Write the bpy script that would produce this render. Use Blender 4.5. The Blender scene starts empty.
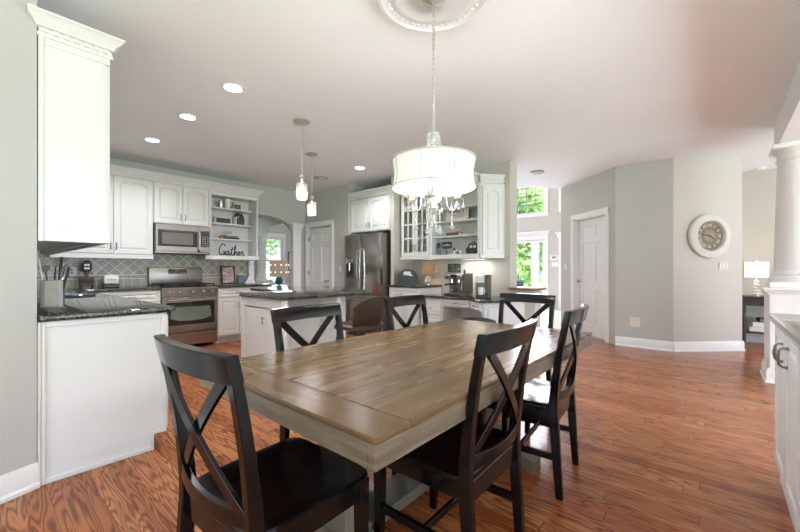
import bpy, bmesh, math, random
from mathutils import Vector, Matrix
random.seed(7)
R = math.radians
PI = math.pi
scene = bpy.context.scene
COL = scene.collection

# ------------------------------------------------------------------ camera, world, sun, lights, exposure
CAM_H = 1.155
cd = bpy.data.cameras.new('camera')
cam = bpy.data.objects.new('camera', cd)
COL.objects.link(cam)
cam.location = (0, 0, CAM_H)
cam.rotation_euler = (R(90), 0, -math.atan2(0.757, 0.653))
cd.sensor_width = 36.0
cd.sensor_fit = 'HORIZONTAL'
cd.lens = 369.0 / 800.0 * 36.0
cd.shift_y = 4.0 / 800.0
cd.clip_start = 0.02
cd.clip_end = 200
scene.camera = cam

scene.view_settings.view_transform = 'Standard'
scene.view_settings.look = 'None'
scene.view_settings.gamma = 1.0
scene.view_settings.use_curve_mapping = False
scene.view_settings.exposure = 1.14

world = bpy.data.worlds.new('sky')
scene.world = world
world.use_nodes = True
wn = world.node_tree.nodes
wl = world.node_tree.links
wn.clear()
w_out = wn.new('ShaderNodeOutputWorld')
w_bg = wn.new('ShaderNodeBackground')
w_tc = wn.new('ShaderNodeTexCoord')
w_sep = wn.new('ShaderNodeSeparateXYZ')
w_ramp = wn.new('ShaderNodeValToRGB')
w_ramp.color_ramp.elements[0].position = 0.0
w_ramp.color_ramp.elements[0].color = (0.75, 0.85, 0.95, 1)
w_ramp.color_ramp.elements[1].position = 0.6
w_ramp.color_ramp.elements[1].color = (0.45, 0.65, 1.0, 1)
wl.new(w_tc.outputs['Generated'], w_sep.inputs[0])
wl.new(w_sep.outputs['Z'], w_ramp.inputs[0])
wl.new(w_ramp.outputs[0], w_bg.inputs['Color'])
w_bg.inputs['Strength'].default_value = 1.5
wl.new(w_bg.outputs[0], w_out.inputs[0])


def light(kind, name, loc, energy, color=(1, 1, 1), size=None, size_y=None, aim=None, radius=None, spot=None, parent=None):
    ld = bpy.data.lights.new(name, kind)
    ld.energy = energy
    ld.color = color
    if kind == 'AREA':
        if size_y:
            ld.shape = 'RECTANGLE'
            ld.size_y = size_y
        else:
            ld.shape = 'DISK'
        ld.size = size
    if kind in ('POINT', 'SPOT') and radius is not None:
        ld.shadow_soft_size = radius
    if kind == 'SPOT' and spot:
        ld.spot_size = R(spot)
        ld.spot_blend = 0.6
    o = bpy.data.objects.new(name, ld)
    COL.objects.link(o)
    o.location = loc
    if aim is not None:
        v = Vector(aim)
        o.rotation_euler = v.to_track_quat('-Z', 'Y').to_euler()
    if parent:
        o.parent = parent
    return o


sun = light('SUN', 'sun', (0, 0, 20), 6.0, (1.0, 0.96, 0.9), aim=(0.32, -0.25, -0.95))
sun.data.angle = R(1.5)
DAY = (0.81, 0.86, 1.0)
# daylight entering through the windows of the room (behind and beside the camera, foyer, far room), plus an added side fill
light('AREA', 'daylight_nook_window', (-2.05, 0.2, 1.0), 19, DAY, 3.4, 1.7, aim=(1, 0.0, 1.5))
light('AREA', 'daylight_family_room_window', (1.8, -4.85, 0.9), 236, DAY, 6.0, 1.7, aim=(0, 1, 2.2))
light('AREA', 'family_room_side_fill', (8.05, -3.6, 0.8), 46, DAY, 3.0, 1.7, aim=(-1, 0.2, 1.4))  # added fill lamp on a windowless wall, brightens the ceiling
light('AREA', 'daylight_front_door', (11.15, 4.6, 1.2), 70, DAY, 1.6, 2.0, aim=(-1, 0, 0))
light('AREA', 'daylight_foyer_window', (11.15, 4.9, 3.5), 95, DAY, 2.0, 1.3, aim=(-1, 0, -0.1))
light('AREA', 'daylight_far_room_window', (5.75, 9.6, 1.5), 14, DAY, 0.6, 1.4, aim=(0, -1, 0))

# ------------------------------------------------------------------ mesh helpers


class MB:
    def __init__(self):
        self.bm = bmesh.new()
        self.M = Matrix()

    def at(self, loc=(0, 0, 0), rz=0.0, rx=0.0, ry=0.0, s=1.0):
        self.M = Matrix.Translation(loc) @ Matrix.Rotation(rz, 4, 'Z') @ Matrix.Rotation(ry, 4, 'Y') @ Matrix.Rotation(rx, 4, 'X') @ Matrix.Scale(s, 4)
        return self

    def v(self, co):
        return self.bm.verts.new(self.M @ Vector(co))

    def face(self, vs):
        try:
            return self.bm.faces.new(vs)
        except ValueError:
            return None

    def box(self, x0, x1, y0, y1, z0, z1, b=0.0, seg=1):
        c = [(x0, y0, z0), (x1, y0, z0), (x1, y1, z0), (x0, y1, z0), (x0, y0, z1), (x1, y0, z1), (x1, y1, z1), (x0, y1, z1)]
        vs = [self.v(p) for p in c]
        fs = []
        for q in ((3, 2, 1, 0), (4, 5, 6, 7), (0, 1, 5, 4), (1, 2, 6, 5), (2, 3, 7, 6), (3, 0, 4, 7)):
            fs.append(self.face([vs[i] for i in q]))
        if b > 0:
            es = list({e for f in fs for e in f.edges})
            bmesh.ops.bevel(self.bm, geom=es, offset=b, segments=seg, profile=0.5, affect='EDGES')
        return self

    def prism(self, pts, z0, z1, b=0.0):
        """polygon in xy extruded in z"""
        lo = [self.v((p[0], p[1], z0)) for p in pts]
        hi = [self.v((p[0], p[1], z1)) for p in pts]
        n = len(pts)
        fs = [self.face(lo[::-1]), self.face(hi)]
        for i in range(n):
            fs.append(self.face([lo[i], lo[(i + 1) % n], hi[(i + 1) % n], hi[i]]))
        fs = [f for f in fs if f]
        bmesh.ops.recalc_face_normals(self.bm, faces=fs)
        if b > 0:
            es = [e for e in {e for f in fs[:2] for e in f.edges}]
            bmesh.ops.bevel(self.bm, geom=es, offset=b, segments=2, profile=0.5, affect='EDGES')
        return self

    def prism_y(self, pts, y0, y1):
        """polygon in xz extruded in y"""
        a = [self.v((p[0], y0, p[1])) for p in pts]
        c = [self.v((p[0], y1, p[1])) for p in pts]
        n = len(pts)
        fs = [self.face(a), self.face(c[::-1])]
        for i in range(n):
            fs.append(self.face([a[i], c[i], c[(i + 1) % n], a[(i + 1) % n]]))
        bmesh.ops.recalc_face_normals(self.bm, faces=[f for f in fs if f])
        return self

    def prism_x(self, pts, x0, x1):
        """polygon in yz extruded in x"""
        a = [self.v((x0, p[0], p[1])) for p in pts]
        c = [self.v((x1, p[0], p[1])) for p in pts]
        n = len(pts)
        fs = [self.face(a), self.face(c[::-1])]
        for i in range(n):
            fs.append(self.face([a[i], c[i], c[(i + 1) % n], a[(i + 1) % n]]))
        bmesh.ops.recalc_face_normals(self.bm, faces=[f for f in fs if f])
        return self

    def loft(self, loops, close=True, cap0=True, cap1=True):
        rows = [[self.v(p) for p in lp] for lp in loops]
        n = len(rows[0])
        fs = []
        for a, c in zip(rows, rows[1:]):
            for i in range(n if close else n - 1):
                j = (i + 1) % n
                fs.append(self.face([a[i], a[j], c[j], c[i]]))
        if cap0:
            fs.append(self.face(rows[0][::-1]))
        if cap1:
            fs.append(self.face(rows[-1]))
        bmesh.ops.recalc_face_normals(self.bm, faces=[f for f in fs if f])
        return self

    def lathe(self, prof, c=(0, 0, 0), n=24, cap=True):
        """prof: list of (r, z)"""
        loops = []
        for r, z in prof:
            loops.append([(c[0] + max(r, 1e-4) * math.cos(2 * PI * i / n), c[1] + max(r, 1e-4) * math.sin(2 * PI * i / n), c[2] + z) for i in range(n)])
        return self.loft(loops, True, cap, cap)

    def cyl(self, p0, p1, r0, r1=None, n=12):
        r1 = r0 if r1 is None else r1
        return self.tube([p0, p1], [r0, r1], n)

    def tube(self, pts, r, n=8, closed=False):
        pts = [Vector(p) for p in pts]
        if not isinstance(r, (list, tuple)):
            r = [r] * len(pts)
        loops = []
        up = None
        m = len(pts)
        for i, p in enumerate(pts):
            if closed:
                t = pts[(i + 1) % m] - pts[i - 1]
            else:
                t = pts[min(i + 1, m - 1)] - pts[max(i - 1, 0)]
            t.normalize()
            if up is None:
                up = Vector((0, 0, 1)) if abs(t.z) < 0.9 else Vector((1, 0, 0))
            a = t.cross(up)
            if a.length < 1e-5:
                a = t.cross(Vector((0.3, 1, 0.1)))
            a.normalize()
            bb = a.cross(t).normalized()
            up = bb
            loops.append([p + a * (r[i] * math.cos(2 * PI * k / n)) + bb * (r[i] * math.sin(2 * PI * k / n)) for k in range(n)])
        if closed:
            loops.append(loops[0])
            return self.loft(loops, True, False, False)
        return self.loft(loops)

    def bar(self, pts, w, t, side=(1, 0, 0)):
        """rectangular section swept along pts; w along 'side', t across; w/t numbers or lists"""
        pts = [Vector(p) for p in pts]
        m = len(pts)
        w = w if isinstance(w, (list, tuple)) else [w] * m
        t = t if isinstance(t, (list, tuple)) else [t] * m
        loops = []
        for i, p in enumerate(pts):
            d = (pts[min(i + 1, m - 1)] - pts[max(i - 1, 0)]).normalized()
            s = Vector(side)
            s = (s - d * s.dot(d)).normalized()
            q = d.cross(s).normalized()
            hw, ht = w[i] / 2, t[i] / 2
            c = 0.18 * min(hw, ht)
            lp = []
            for a, e in ((-hw + c, -ht), (hw - c, -ht), (hw, -ht + c), (hw, ht - c), (hw - c, ht), (-hw + c, ht), (-hw, ht - c), (-hw, -ht + c)):
                lp.append(p + s * a + q * e)
            loops.append(lp)
        return self.loft(loops)

    def sphere(self, c, r, n=12, sz=1.0):
        prof = [(r * math.sin(PI * i / n), -r * sz * math.cos(PI * i / n)) for i in range(n + 1)]
        return self.lathe(prof, c, max(8, n))

    def torus(self, c, R0, r, n=24, m=8, axis='z'):
        pts = []
        for i in range(n):
            a = 2 * PI * i / n
            if axis == 'z':
                pts.append((c[0] + R0 * math.cos(a), c[1] + R0 * math.sin(a), c[2]))
            elif axis == 'y':
                pts.append((c[0] + R0 * math.cos(a), c[1], c[2] + R0 * math.sin(a)))
            else:
                pts.append((c[0], c[1] + R0 * math.cos(a), c[2] + R0 * math.sin(a)))
        return self.tube(pts, r, m, True)

    def build(self, name, mat, parent=None, smooth=None):
        me = bpy.data.meshes.new(name)
        bmesh.ops.remove_doubles(self.bm, verts=self.bm.verts, dist=1e-6)
        self.bm.normal_update()
        self.bm.to_mesh(me)
        self.bm.free()
        me.materials.append(mat)
        if smooth is None:
            smooth = 35
        if smooth:
            me.polygons.foreach_set('use_smooth', [True] * len(me.polygons))
            try:
                me.set_sharp_from_angle(angle=R(smooth))
            except Exception:
                pass
        o = bpy.data.objects.new(name, me)
        COL.objects.link(o)
        if parent:
            o.parent = parent
        return o


def thing(name, label, cat, loc=(0, 0, 0), rz=0.0, group=None):
    o = bpy.data.objects.new(name, None)
    o.empty_display_size = 0.1
    COL.objects.link(o)
    o.location = loc
    o.rotation_euler = (0, 0, rz)
    o['label'] = label
    o['category'] = cat
    if group:
        o['group'] = group
    return o


def tag(o, label, cat, group=None, kind=None):
    o['label'] = label
    o['category'] = cat
    if group:
        o['group'] = group
    if kind:
        o['kind'] = kind
    return o


def struct(o, label, cat):
    return tag(o, label, cat, None, 'structure')


def copy_tree(o, parent=None):
    c = o.copy()
    COL.objects.link(c)
    if parent:
        c.parent = parent
    for ch in [x for x in CHILD.get(o.name, [])]:
        copy_tree(ch, c)
    return c


CHILD = {}


def index_children():
    CHILD.clear()
    for x in bpy.data.objects:
        if x.parent:
            CHILD.setdefault(x.parent.name, []).append(x)


def text_mesh(txt, size, depth=0.001, align='CENTER'):
    cu = bpy.data.curves.new('txt', 'FONT')
    cu.body = txt
    cu.size = size
    cu.extrude = depth
    cu.align_x = align
    cu.align_y = 'CENTER'
    o = bpy.data.objects.new('txt', cu)
    COL.objects.link(o)
    dg = bpy.context.evaluated_depsgraph_get()
    dg.update()
    me = bpy.data.meshes.new_from_object(o.evaluated_get(dg))
    bpy.data.objects.remove(o)
    bpy.data.curves.remove(cu)
    return me


def text_part(name, txt, size, mat, parent, loc, rot=(PI / 2, 0, 0), depth=0.001):
    me = text_mesh(txt, size, depth)
    me.materials.clear()
    me.materials.append(mat)
    M = Matrix.Translation(loc) @ Matrix.Rotation(rot[2], 4, 'Z') @ Matrix.Rotation(rot[1], 4, 'Y') @ Matrix.Rotation(rot[0], 4, 'X')
    me.transform(M)
    me.name = name
    o = bpy.data.objects.new(name, me)
    COL.objects.link(o)
    if parent:
        o.parent = parent
    return o


# ------------------------------------------------------------------ materials
def srgb(r, g, b):
    f = lambda c: (c / 255 / 12.92) if c / 255 <= 0.04045 else ((c / 255 + 0.055) / 1.055) ** 2.4
    return (f(r), f(g), f(b), 1)


class NT:
    def __init__(self, name):
        self.m = bpy.data.materials.new(name)
        self.m.use_nodes = True
        self.t = self.m.node_tree
        self.n = self.t.nodes
        self.n.clear()
        self.out = self.n.new('ShaderNodeOutputMaterial')
        self.p = self.n.new('ShaderNodeBsdfPrincipled')
        self.t.links.new(self.p.outputs[0], self.out.inputs[0])

    def new(self, typ, **kw):
        nd = self.n.new(typ)
        for k, v in kw.items():
            setattr(nd, k, v)
        return nd

    def link(self, a, b):
        self.t.links.new(a, b)

    def inp(self, nd, i, v):
        if hasattr(v, 'is_linked') or hasattr(v, 'links'):
            self.link(v, nd.inputs[i])
        else:
            nd.inputs[i].default_value = v

    def math(self, op, a, b=0.0, c=None):
        nd = self.new('ShaderNodeMath', operation=op)
        self.inp(nd, 0, a)
        self.inp(nd, 1, b)
        if c is not None:
            self.inp(nd, 2, c)
        return nd.outputs[0]

    def coord(self):
        tc = self.new('ShaderNodeTexCoord')
        return tc.outputs['Object']

    def sep(self, v):
        s = self.new('ShaderNodeSeparateXYZ')
        self.link(v, s.inputs[0])
        return s.outputs

    def comb(self, x, y, z=0.0):
        c = self.new('ShaderNodeCombineXYZ')
        self.inp(c, 0, x)
        self.inp(c, 1, y)
        self.inp(c, 2, z)
        return c.outputs[0]

    def noise(self, vec, scale=5, detail=3, rough=0.5, dist=0.0):
        nd = self.new('ShaderNodeTexNoise')
        if vec is not None:
            self.link(vec, nd.inputs['Vector'])
        nd.inputs['Scale'].default_value = scale
        nd.inputs['Detail'].default_value = detail
        nd.inputs['Roughness'].default_value = rough
        nd.inputs['Distortion'].default_value = dist
        return nd.outputs[0]

    def white(self, vec):
        nd = self.new('ShaderNodeTexWhiteNoise', noise_dimensions='3D')
        self.link(vec, nd.inputs['Vector'])
        return nd.outputs['Value']

    def ramp(self, fac, stops):
        nd = self.new('ShaderNodeValToRGB')
        cr = nd.color_ramp
        while len(cr.elements) < len(stops):
            cr.elements.new(0.5)
        for e, (p, c) in zip(cr.elements, stops):
            e.position = p
            e.color = c
        self.link(fac, nd.inputs[0])
        return nd.outputs[0]

    def mix(self, fac, a, b, typ='MIX'):
        nd = self.new('ShaderNodeMix', data_type='RGBA', blend_type=typ)
        self.inp(nd, 0, fac)
        self.inp(nd, 6, a)
        self.inp(nd, 7, b)
        return nd.outputs[2]

    def bump(self, h, strength=0.2, dist=0.01):
        nd = self.new('ShaderNodeBump')
        nd.inputs['Strength'].default_value = strength
        nd.inputs['Distance'].default_value = dist
        self.link(h, nd.inputs['Height'])
        self.link(nd.outputs[0], self.p.inputs['Normal'])

    def set(self, color=None, rough=None, metal=None, spec=None, coat=None, trans=None, emit=None, estr=None, ior=None, alpha=None):
        P = self.p.inputs
        if color is not None:
            self.inp(self.p, 'Base Color', color)
        if rough is not None:
            self.inp(self.p, 'Roughness', rough)
        if metal is not None:
            P['Metallic'].default_value = metal
        if spec is not None:
            P['Specular IOR Level'].default_value = spec
        if coat is not None:
            P['Coat Weight'].default_value = coat
            P['Coat Roughness'].default_value = 0.08
        if trans is not None:
            P['Transmission Weight'].default_value = trans
        if ior is not None:
            P['IOR'].default_value = ior
        if emit is not None:
            P['Emission Color'].default_value = emit
            P['Emission Strength'].default_value = estr
        return self


def paint(name, c, rough=0.5, var=0.03, scale=3.0, bump=0.0, **kw):
    t = NT(name)
    n = t.noise(t.coord(), scale, 4)
    lo = tuple(max(0, x * (1 - var)) for x in c[:3]) + (1,)
    hi = tuple(min(1, x * (1 + var)) for x in c[:3]) + (1,)
    t.set(t.ramp(n, [(0.3, lo), (0.7, hi)]), rough, **kw)
    if bump:
        t.bump(t.noise(t.coord(), 220, 2), bump, 0.002)
    return t.m


def glow(name, c, strength):
    t = NT(name)
    t.set((0.9, 0.9, 0.9, 1), 0.5, emit=c, estr=strength)
    return t.m


def pane_glass(name, tint=(0.97, 1, 0.98, 1), refl=0.08):
    t = NT(name)
    t.n.remove(t.p)
    tr = t.new('ShaderNodeBsdfTransparent')
    tr.inputs[0].default_value = tint
    gl = t.new('ShaderNodeBsdfGlossy')
    gl.inputs['Roughness'].default_value = 0.02
    fr = t.new('ShaderNodeFresnel')
    fr.inputs[0].default_value = 1.45
    f2 = t.math('MULTIPLY', fr.outputs[0], 0.6)
    f3 = t.math('ADD', f2, refl * 0.3)
    mx = t.new('ShaderNodeMixShader')
    t.link(f3, mx.inputs[0])
    t.link(tr.outputs[0], mx.inputs[1])
    t.link(gl.outputs[0], mx.inputs[2])
    t.link(mx.outputs[0], t.out.inputs[0])
    return t.m


def mat_floor():
    t = NT('oak_strip_floor')
    x, y, z = t.sep(t.coord())
    W, L = 0.086, 1.15
    rowf = t.math('DIVIDE', x, W)
    row = t.math('FLOOR', rowf)
    off = t.math('MULTIPLY', t.white(t.comb(row, 3.7, 1.3)), 5.0)
    plf = t.math('ADD', t.math('DIVIDE', y, L), off)
    pl = t.math('FLOOR', plf)
    rnd = t.white(t.comb(row, pl, 0.5))
    rnd2 = t.white(t.comb(row, pl, 9.5))
    fx = t.math('FRACT', rowf)
    fy = t.math('FRACT', plf)
    # cathedral grain: contour lines of a stretched noise
    gx = t.math('ADD', t.math('MULTIPLY', x, 12.0), t.math('MULTIPLY', rnd, 37.0))
    gy = t.math('ADD', t.math('MULTIPLY', y, 0.95), t.math('MULTIPLY', rnd2, 53.0))
    nn = t.noise(t.comb(gx, gy, t.math('MULTIPLY', rnd, 11.0)), 1.0, 2, 0.45, 0.3)
    band = t.math('SINE', t.math('MULTIPLY', nn, 105.0))
    band = t.math('MULTIPLY_ADD', band, 0.5, 0.5)
    fine = t.noise(t.comb(t.math('MULTIPLY', x, 220.0), t.math('MULTIPLY', y, 9.0), 0.0), 1.0, 3, 0.6)
    g = t.math('ADD', t.math('MULTIPLY', t.math('POWER', band, 1.6), 0.7), t.math('MULTIPLY', fine, 0.35))
    base = t.ramp(rnd, [(0.0, srgb(184, 106, 60)), (0.35, srgb(200, 123, 74)), (0.7, srgb(212, 138, 87)), (1.0, srgb(172, 95, 52))])
    dark = t.ramp(rnd, [(0.0, srgb(80, 36, 16)), (1.0, srgb(100, 48, 24))])
    col = t.mix(t.math('MULTIPLY', g, 0.88), base, dark)
    # joints between strips
    ex = t.math('LESS_THAN', t.math('MINIMUM', fx, t.math('SUBTRACT', 1.0, fx)), 0.012)
    ey = t.math('LESS_THAN', t.math('MINIMUM', fy, t.math('SUBTRACT', 1.0, fy)), 0.0016)
    joint = t.math('MAXIMUM', ex, ey)
    col = t.mix(t.math('MULTIPLY', joint, 0.7), col, srgb(70, 34, 18))
    rg = t.math('MULTIPLY_ADD', fine, 0.1, 0.17)
    t.set(col, rg, spec=0.32)
    t.p.inputs['Coat Weight'].default_value = 0.0
    t.p.inputs['Coat Roughness'].default_value = 0.1
    h = t.math('SUBTRACT', t.math('MULTIPLY', g, -0.25), joint)
    t.bump(h, 0.12, 0.002)
    return t.m


def mat_table(name, along='x', edge=False):
    t = NT(name)
    x, y, z = t.sep(t.coord())
    if along == 'y':
        x, y = y, x
    W = 0.136
    rowf = t.math('DIVIDE', t.math('ADD', y, 10.0), W)
    row = t.math('FLOOR', rowf)
    fy = t.math('FRACT', rowf)
    rnd = t.white(t.comb(row, 1.5, 2.5))
    off = t.math('MULTIPLY', t.white(t.comb(row, 8.5, 1.5)), 4.0)
    pl = t.math('FLOOR', t.math('ADD', t.math('DIVIDE', x, 0.9), off))
    rnd2 = t.white(t.comb(row, pl, 4.5))
    n1 = t.noise(t.comb(t.math('ADD', t.math('MULTIPLY', x, 2.2), t.math('MULTIPLY', rnd, 31.0)), t.math('MULTIPLY', y, 20.0), z), 1.0, 3, 0.5, 0.3)
    n2 = t.noise(t.comb(t.math('MULTIPLY', x, 5.0), t.math('MULTIPLY', y, 150.0), t.math('MULTIPLY', z, 150.0)), 1.0, 3, 0.6)
    g = t.math('ADD', t.math('MULTIPLY', n1, 0.75), t.math('MULTIPLY', n2, 0.25))
    g = t.math('ADD', g, t.math('MULTIPLY_ADD', rnd2, 0.2, -0.1))
    col = t.ramp(g, [(0.22, srgb(92, 69, 44)), (0.42, srgb(108, 83, 55)), (0.6, srgb(126, 99, 67)), (0.8, srgb(146, 119, 84))])
    j = t.math('LESS_THAN', t.math('MINIMUM', fy, t.math('SUBTRACT', 1.0, fy)), 0.008)
    col = t.mix(t.math('MULTIPLY', j, 0.6), col, srgb(48, 38, 30))
    t.set(col, t.math('MULTIPLY_ADD', n1, 0.16, 0.18), spec=0.34)
    h = t.math('SUBTRACT', t.math('MULTIPLY', n2, 0.3), j)
    t.bump(h, 0.06, 0.002)
    return t.m


def mat_table_side():
    t = NT('weathered_table_edge')
    x, y, z = t.sep(t.coord())
    n1 = t.noise(t.comb(t.math('MULTIPLY', x, 3.0), t.math('MULTIPLY', y, 3.0), t.math('MULTIPLY', z, 40.0)), 1.0, 5, 0.6, 0.5)
    n2 = t.noise(t.comb(t.math('MULTIPLY', x, 9.0), t.math('MULTIPLY', y, 9.0), t.math('MULTIPLY', z, 240.0)), 1.0, 2, 0.6)
    g = t.math('ADD', t.math('MULTIPLY', n1, 0.7), t.math('MULTIPLY', n2, 0.3))
    t.set(t.ramp(g, [(0.3, srgb(84, 72, 58)), (0.5, srgb(112, 99, 82)), (0.7, srgb(138, 126, 108))]), 0.35)
    t.bump(n2, 0.15, 0.002)
    return t.m


def mat_granite():
    t = NT('dark_green_granite')
    c = t.coord()
    vo = t.new('ShaderNodeTexVoronoi')
    vo.inputs['Scale'].default_value = 120
    t.link(c, vo.inputs['Vector'])
    n = t.noise(c, 38, 4, 0.7)
    m = t.math('ADD', t.math('MULTIPLY', vo.outputs['Distance'], 0.5), n)
    col = t.ramp(m, [(0.45, srgb(22, 24, 22)), (0.72, srgb(42, 46, 41)), (0.86, srgb(78, 82, 72)), (1.0, srgb(120, 118, 100))])
    t.set(col, 0.06, spec=0.6)
    return t.m


def mat_backsplash():
    t = NT('slate_tile_backsplash')
    x, y, z = t.sep(t.coord())
    S = 0.148
    k = 1.0 / (S * math.sqrt(2)) * 1.0
    u = t.math('MULTIPLY', t.math('ADD', x, z), 1.0 / S)
    v = t.math('MULTIPLY', t.math('SUBTRACT', x, z), 1.0 / S)
    fu, fv = t.math('FRACT', u), t.math('FRACT', v)
    eu = t.math('MINIMUM', fu, t.math('SUBTRACT', 1.0, fu))
    ev = t.math('MINIMUM', fv, t.math('SUBTRACT', 1.0, fv))
    gd = t.math('LESS_THAN', t.math('MINIMUM', eu, ev), 0.035)
    rd = t.white(t.comb(t.math('FLOOR', u), t.math('FLOOR', v), 0.5))
    # mosaic band
    um, vm = t.math('MULTIPLY', x, 1 / 0.022), t.math('MULTIPLY', z, 1 / 0.022)
    fm, fn = t.math('FRACT', um), t.math('FRACT', vm)
    gm = t.math('LESS_THAN', t.math('MINIMUM', fm, fn), 0.12)
    rm = t.white(t.comb(t.math('FLOOR', um), t.math('FLOOR', vm), 1.5))
    # upright tiles at the counter
    ub = t.math('MULTIPLY', x, 1 / 0.102)
    fb = t.math('FRACT', ub)
    gb = t.math('LESS_THAN', fb, 0.05)
    rb = t.white(t.comb(t.math('FLOOR', ub), 2.5, 1.5))
    hi = t.math('GREATER_THAN', z, 1.085)
    mid = t.math('GREATER_THAN', z, 1.03)
    n = t.noise(t.coord(), 14, 4, 0.6)
    stops = [(0.0, srgb(132, 136, 114)), (0.35, srgb(152, 154, 134)), (0.6, srgb(170, 168, 146)), (0.8, srgb(186, 166, 132)), (1.0, srgb(140, 148, 130))]
    grout = srgb(226, 224, 212)
    cd_ = t.mix(gd, t.ramp(rd, stops), grout)
    cm = t.mix(gm, t.ramp(rm, [(0.0, srgb(80, 86, 80)), (0.4, srgb(150, 140, 118)), (0.7, srgb(120, 126, 118)), (1.0, srgb(190, 184, 166))]), grout)
    cb = t.mix(gb, t.ramp(rb, stops), grout)
    c = t.mix(mid, cb, cm)
    c = t.mix(hi, c, cd_)
    e1 = t.math('LESS_THAN', t.math('ABSOLUTE', t.math('SUBTRACT', z, 1.03)), 0.004)
    e2 = t.math('LESS_THAN', t.math('ABSOLUTE', t.math('SUBTRACT', z, 1.085)), 0.004)
    c = t.mix(t.math('MAXIMUM', e1, e2), c, grout)
    c = t.mix(0.14, c, t.ramp(n, [(0.3, srgb(110, 116, 108)), (0.7, srgb(190, 194, 186))]), 'MIX')
    t.set(c, 0.28)
    t.bump(t.math('SUBTRACT', 1.0, gd), 0.15, 0.002)
    return t.m


def mat_steel(name, c=(0.56, 0.55, 0.53, 1), rough=0.26):
    t = NT(name)
    x, y, z = t.sep(t.coord())
    n = t.noise(t.comb(t.math('MULTIPLY', x, 1.5), t.math('MULTIPLY', y, 1.5), t.math('MULTIPLY', z, 60)), 1.0, 2)
    t.set(t.ramp(n, [(0.3, tuple(v * 0.96 for v in c[:3]) + (1,)), (0.7, c)]), t.math('MULTIPLY_ADD', n, 0.03, rough - 0.015), metal=1.0)
    return t.m


def mat_chair():
    t = NT('espresso_lacquer')
    c = t.coord()
    x, y, z = t.sep(c)
    n = t.noise(t.comb(t.math('MULTIPLY', x, 8), t.math('MULTIPLY', y, 8), t.math('MULTIPLY', z, 30)), 1.0, 4, 0.6)
    t.set(t.ramp(n, [(0.3, srgb(8, 8, 9)), (0.6, srgb(13, 12, 12)), (0.8, srgb(28, 19, 16))]), t.math('MULTIPLY_ADD', n, 0.1, 0.10), spec=0.42)
    t.p.inputs['Coat Weight'].default_value = 0.0
    t.p.inputs['Coat Roughness'].default_value = 0.12
    return t.m


def mat_leaf(name, a, b):
    t = NT(name)
    gi = t.new('ShaderNodeNewGeometry')
    col = t.ramp(gi.outputs['Random Per Island'], [(0.0, a), (1.0, b)])
    t.set(col, 0.6)
    tl = t.new('ShaderNodeBsdfTranslucent')
    t.link(col, tl.inputs[0])
    mx = t.new('ShaderNodeMixShader')
    mx.inputs[0].default_value = 0.4
    t.link(t.p.outputs[0], mx.inputs[1])
    t.link(tl.outputs[0], mx.inputs[2])
    t.link(mx.outputs[0], t.out.inputs[0])
    return t.m


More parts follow.
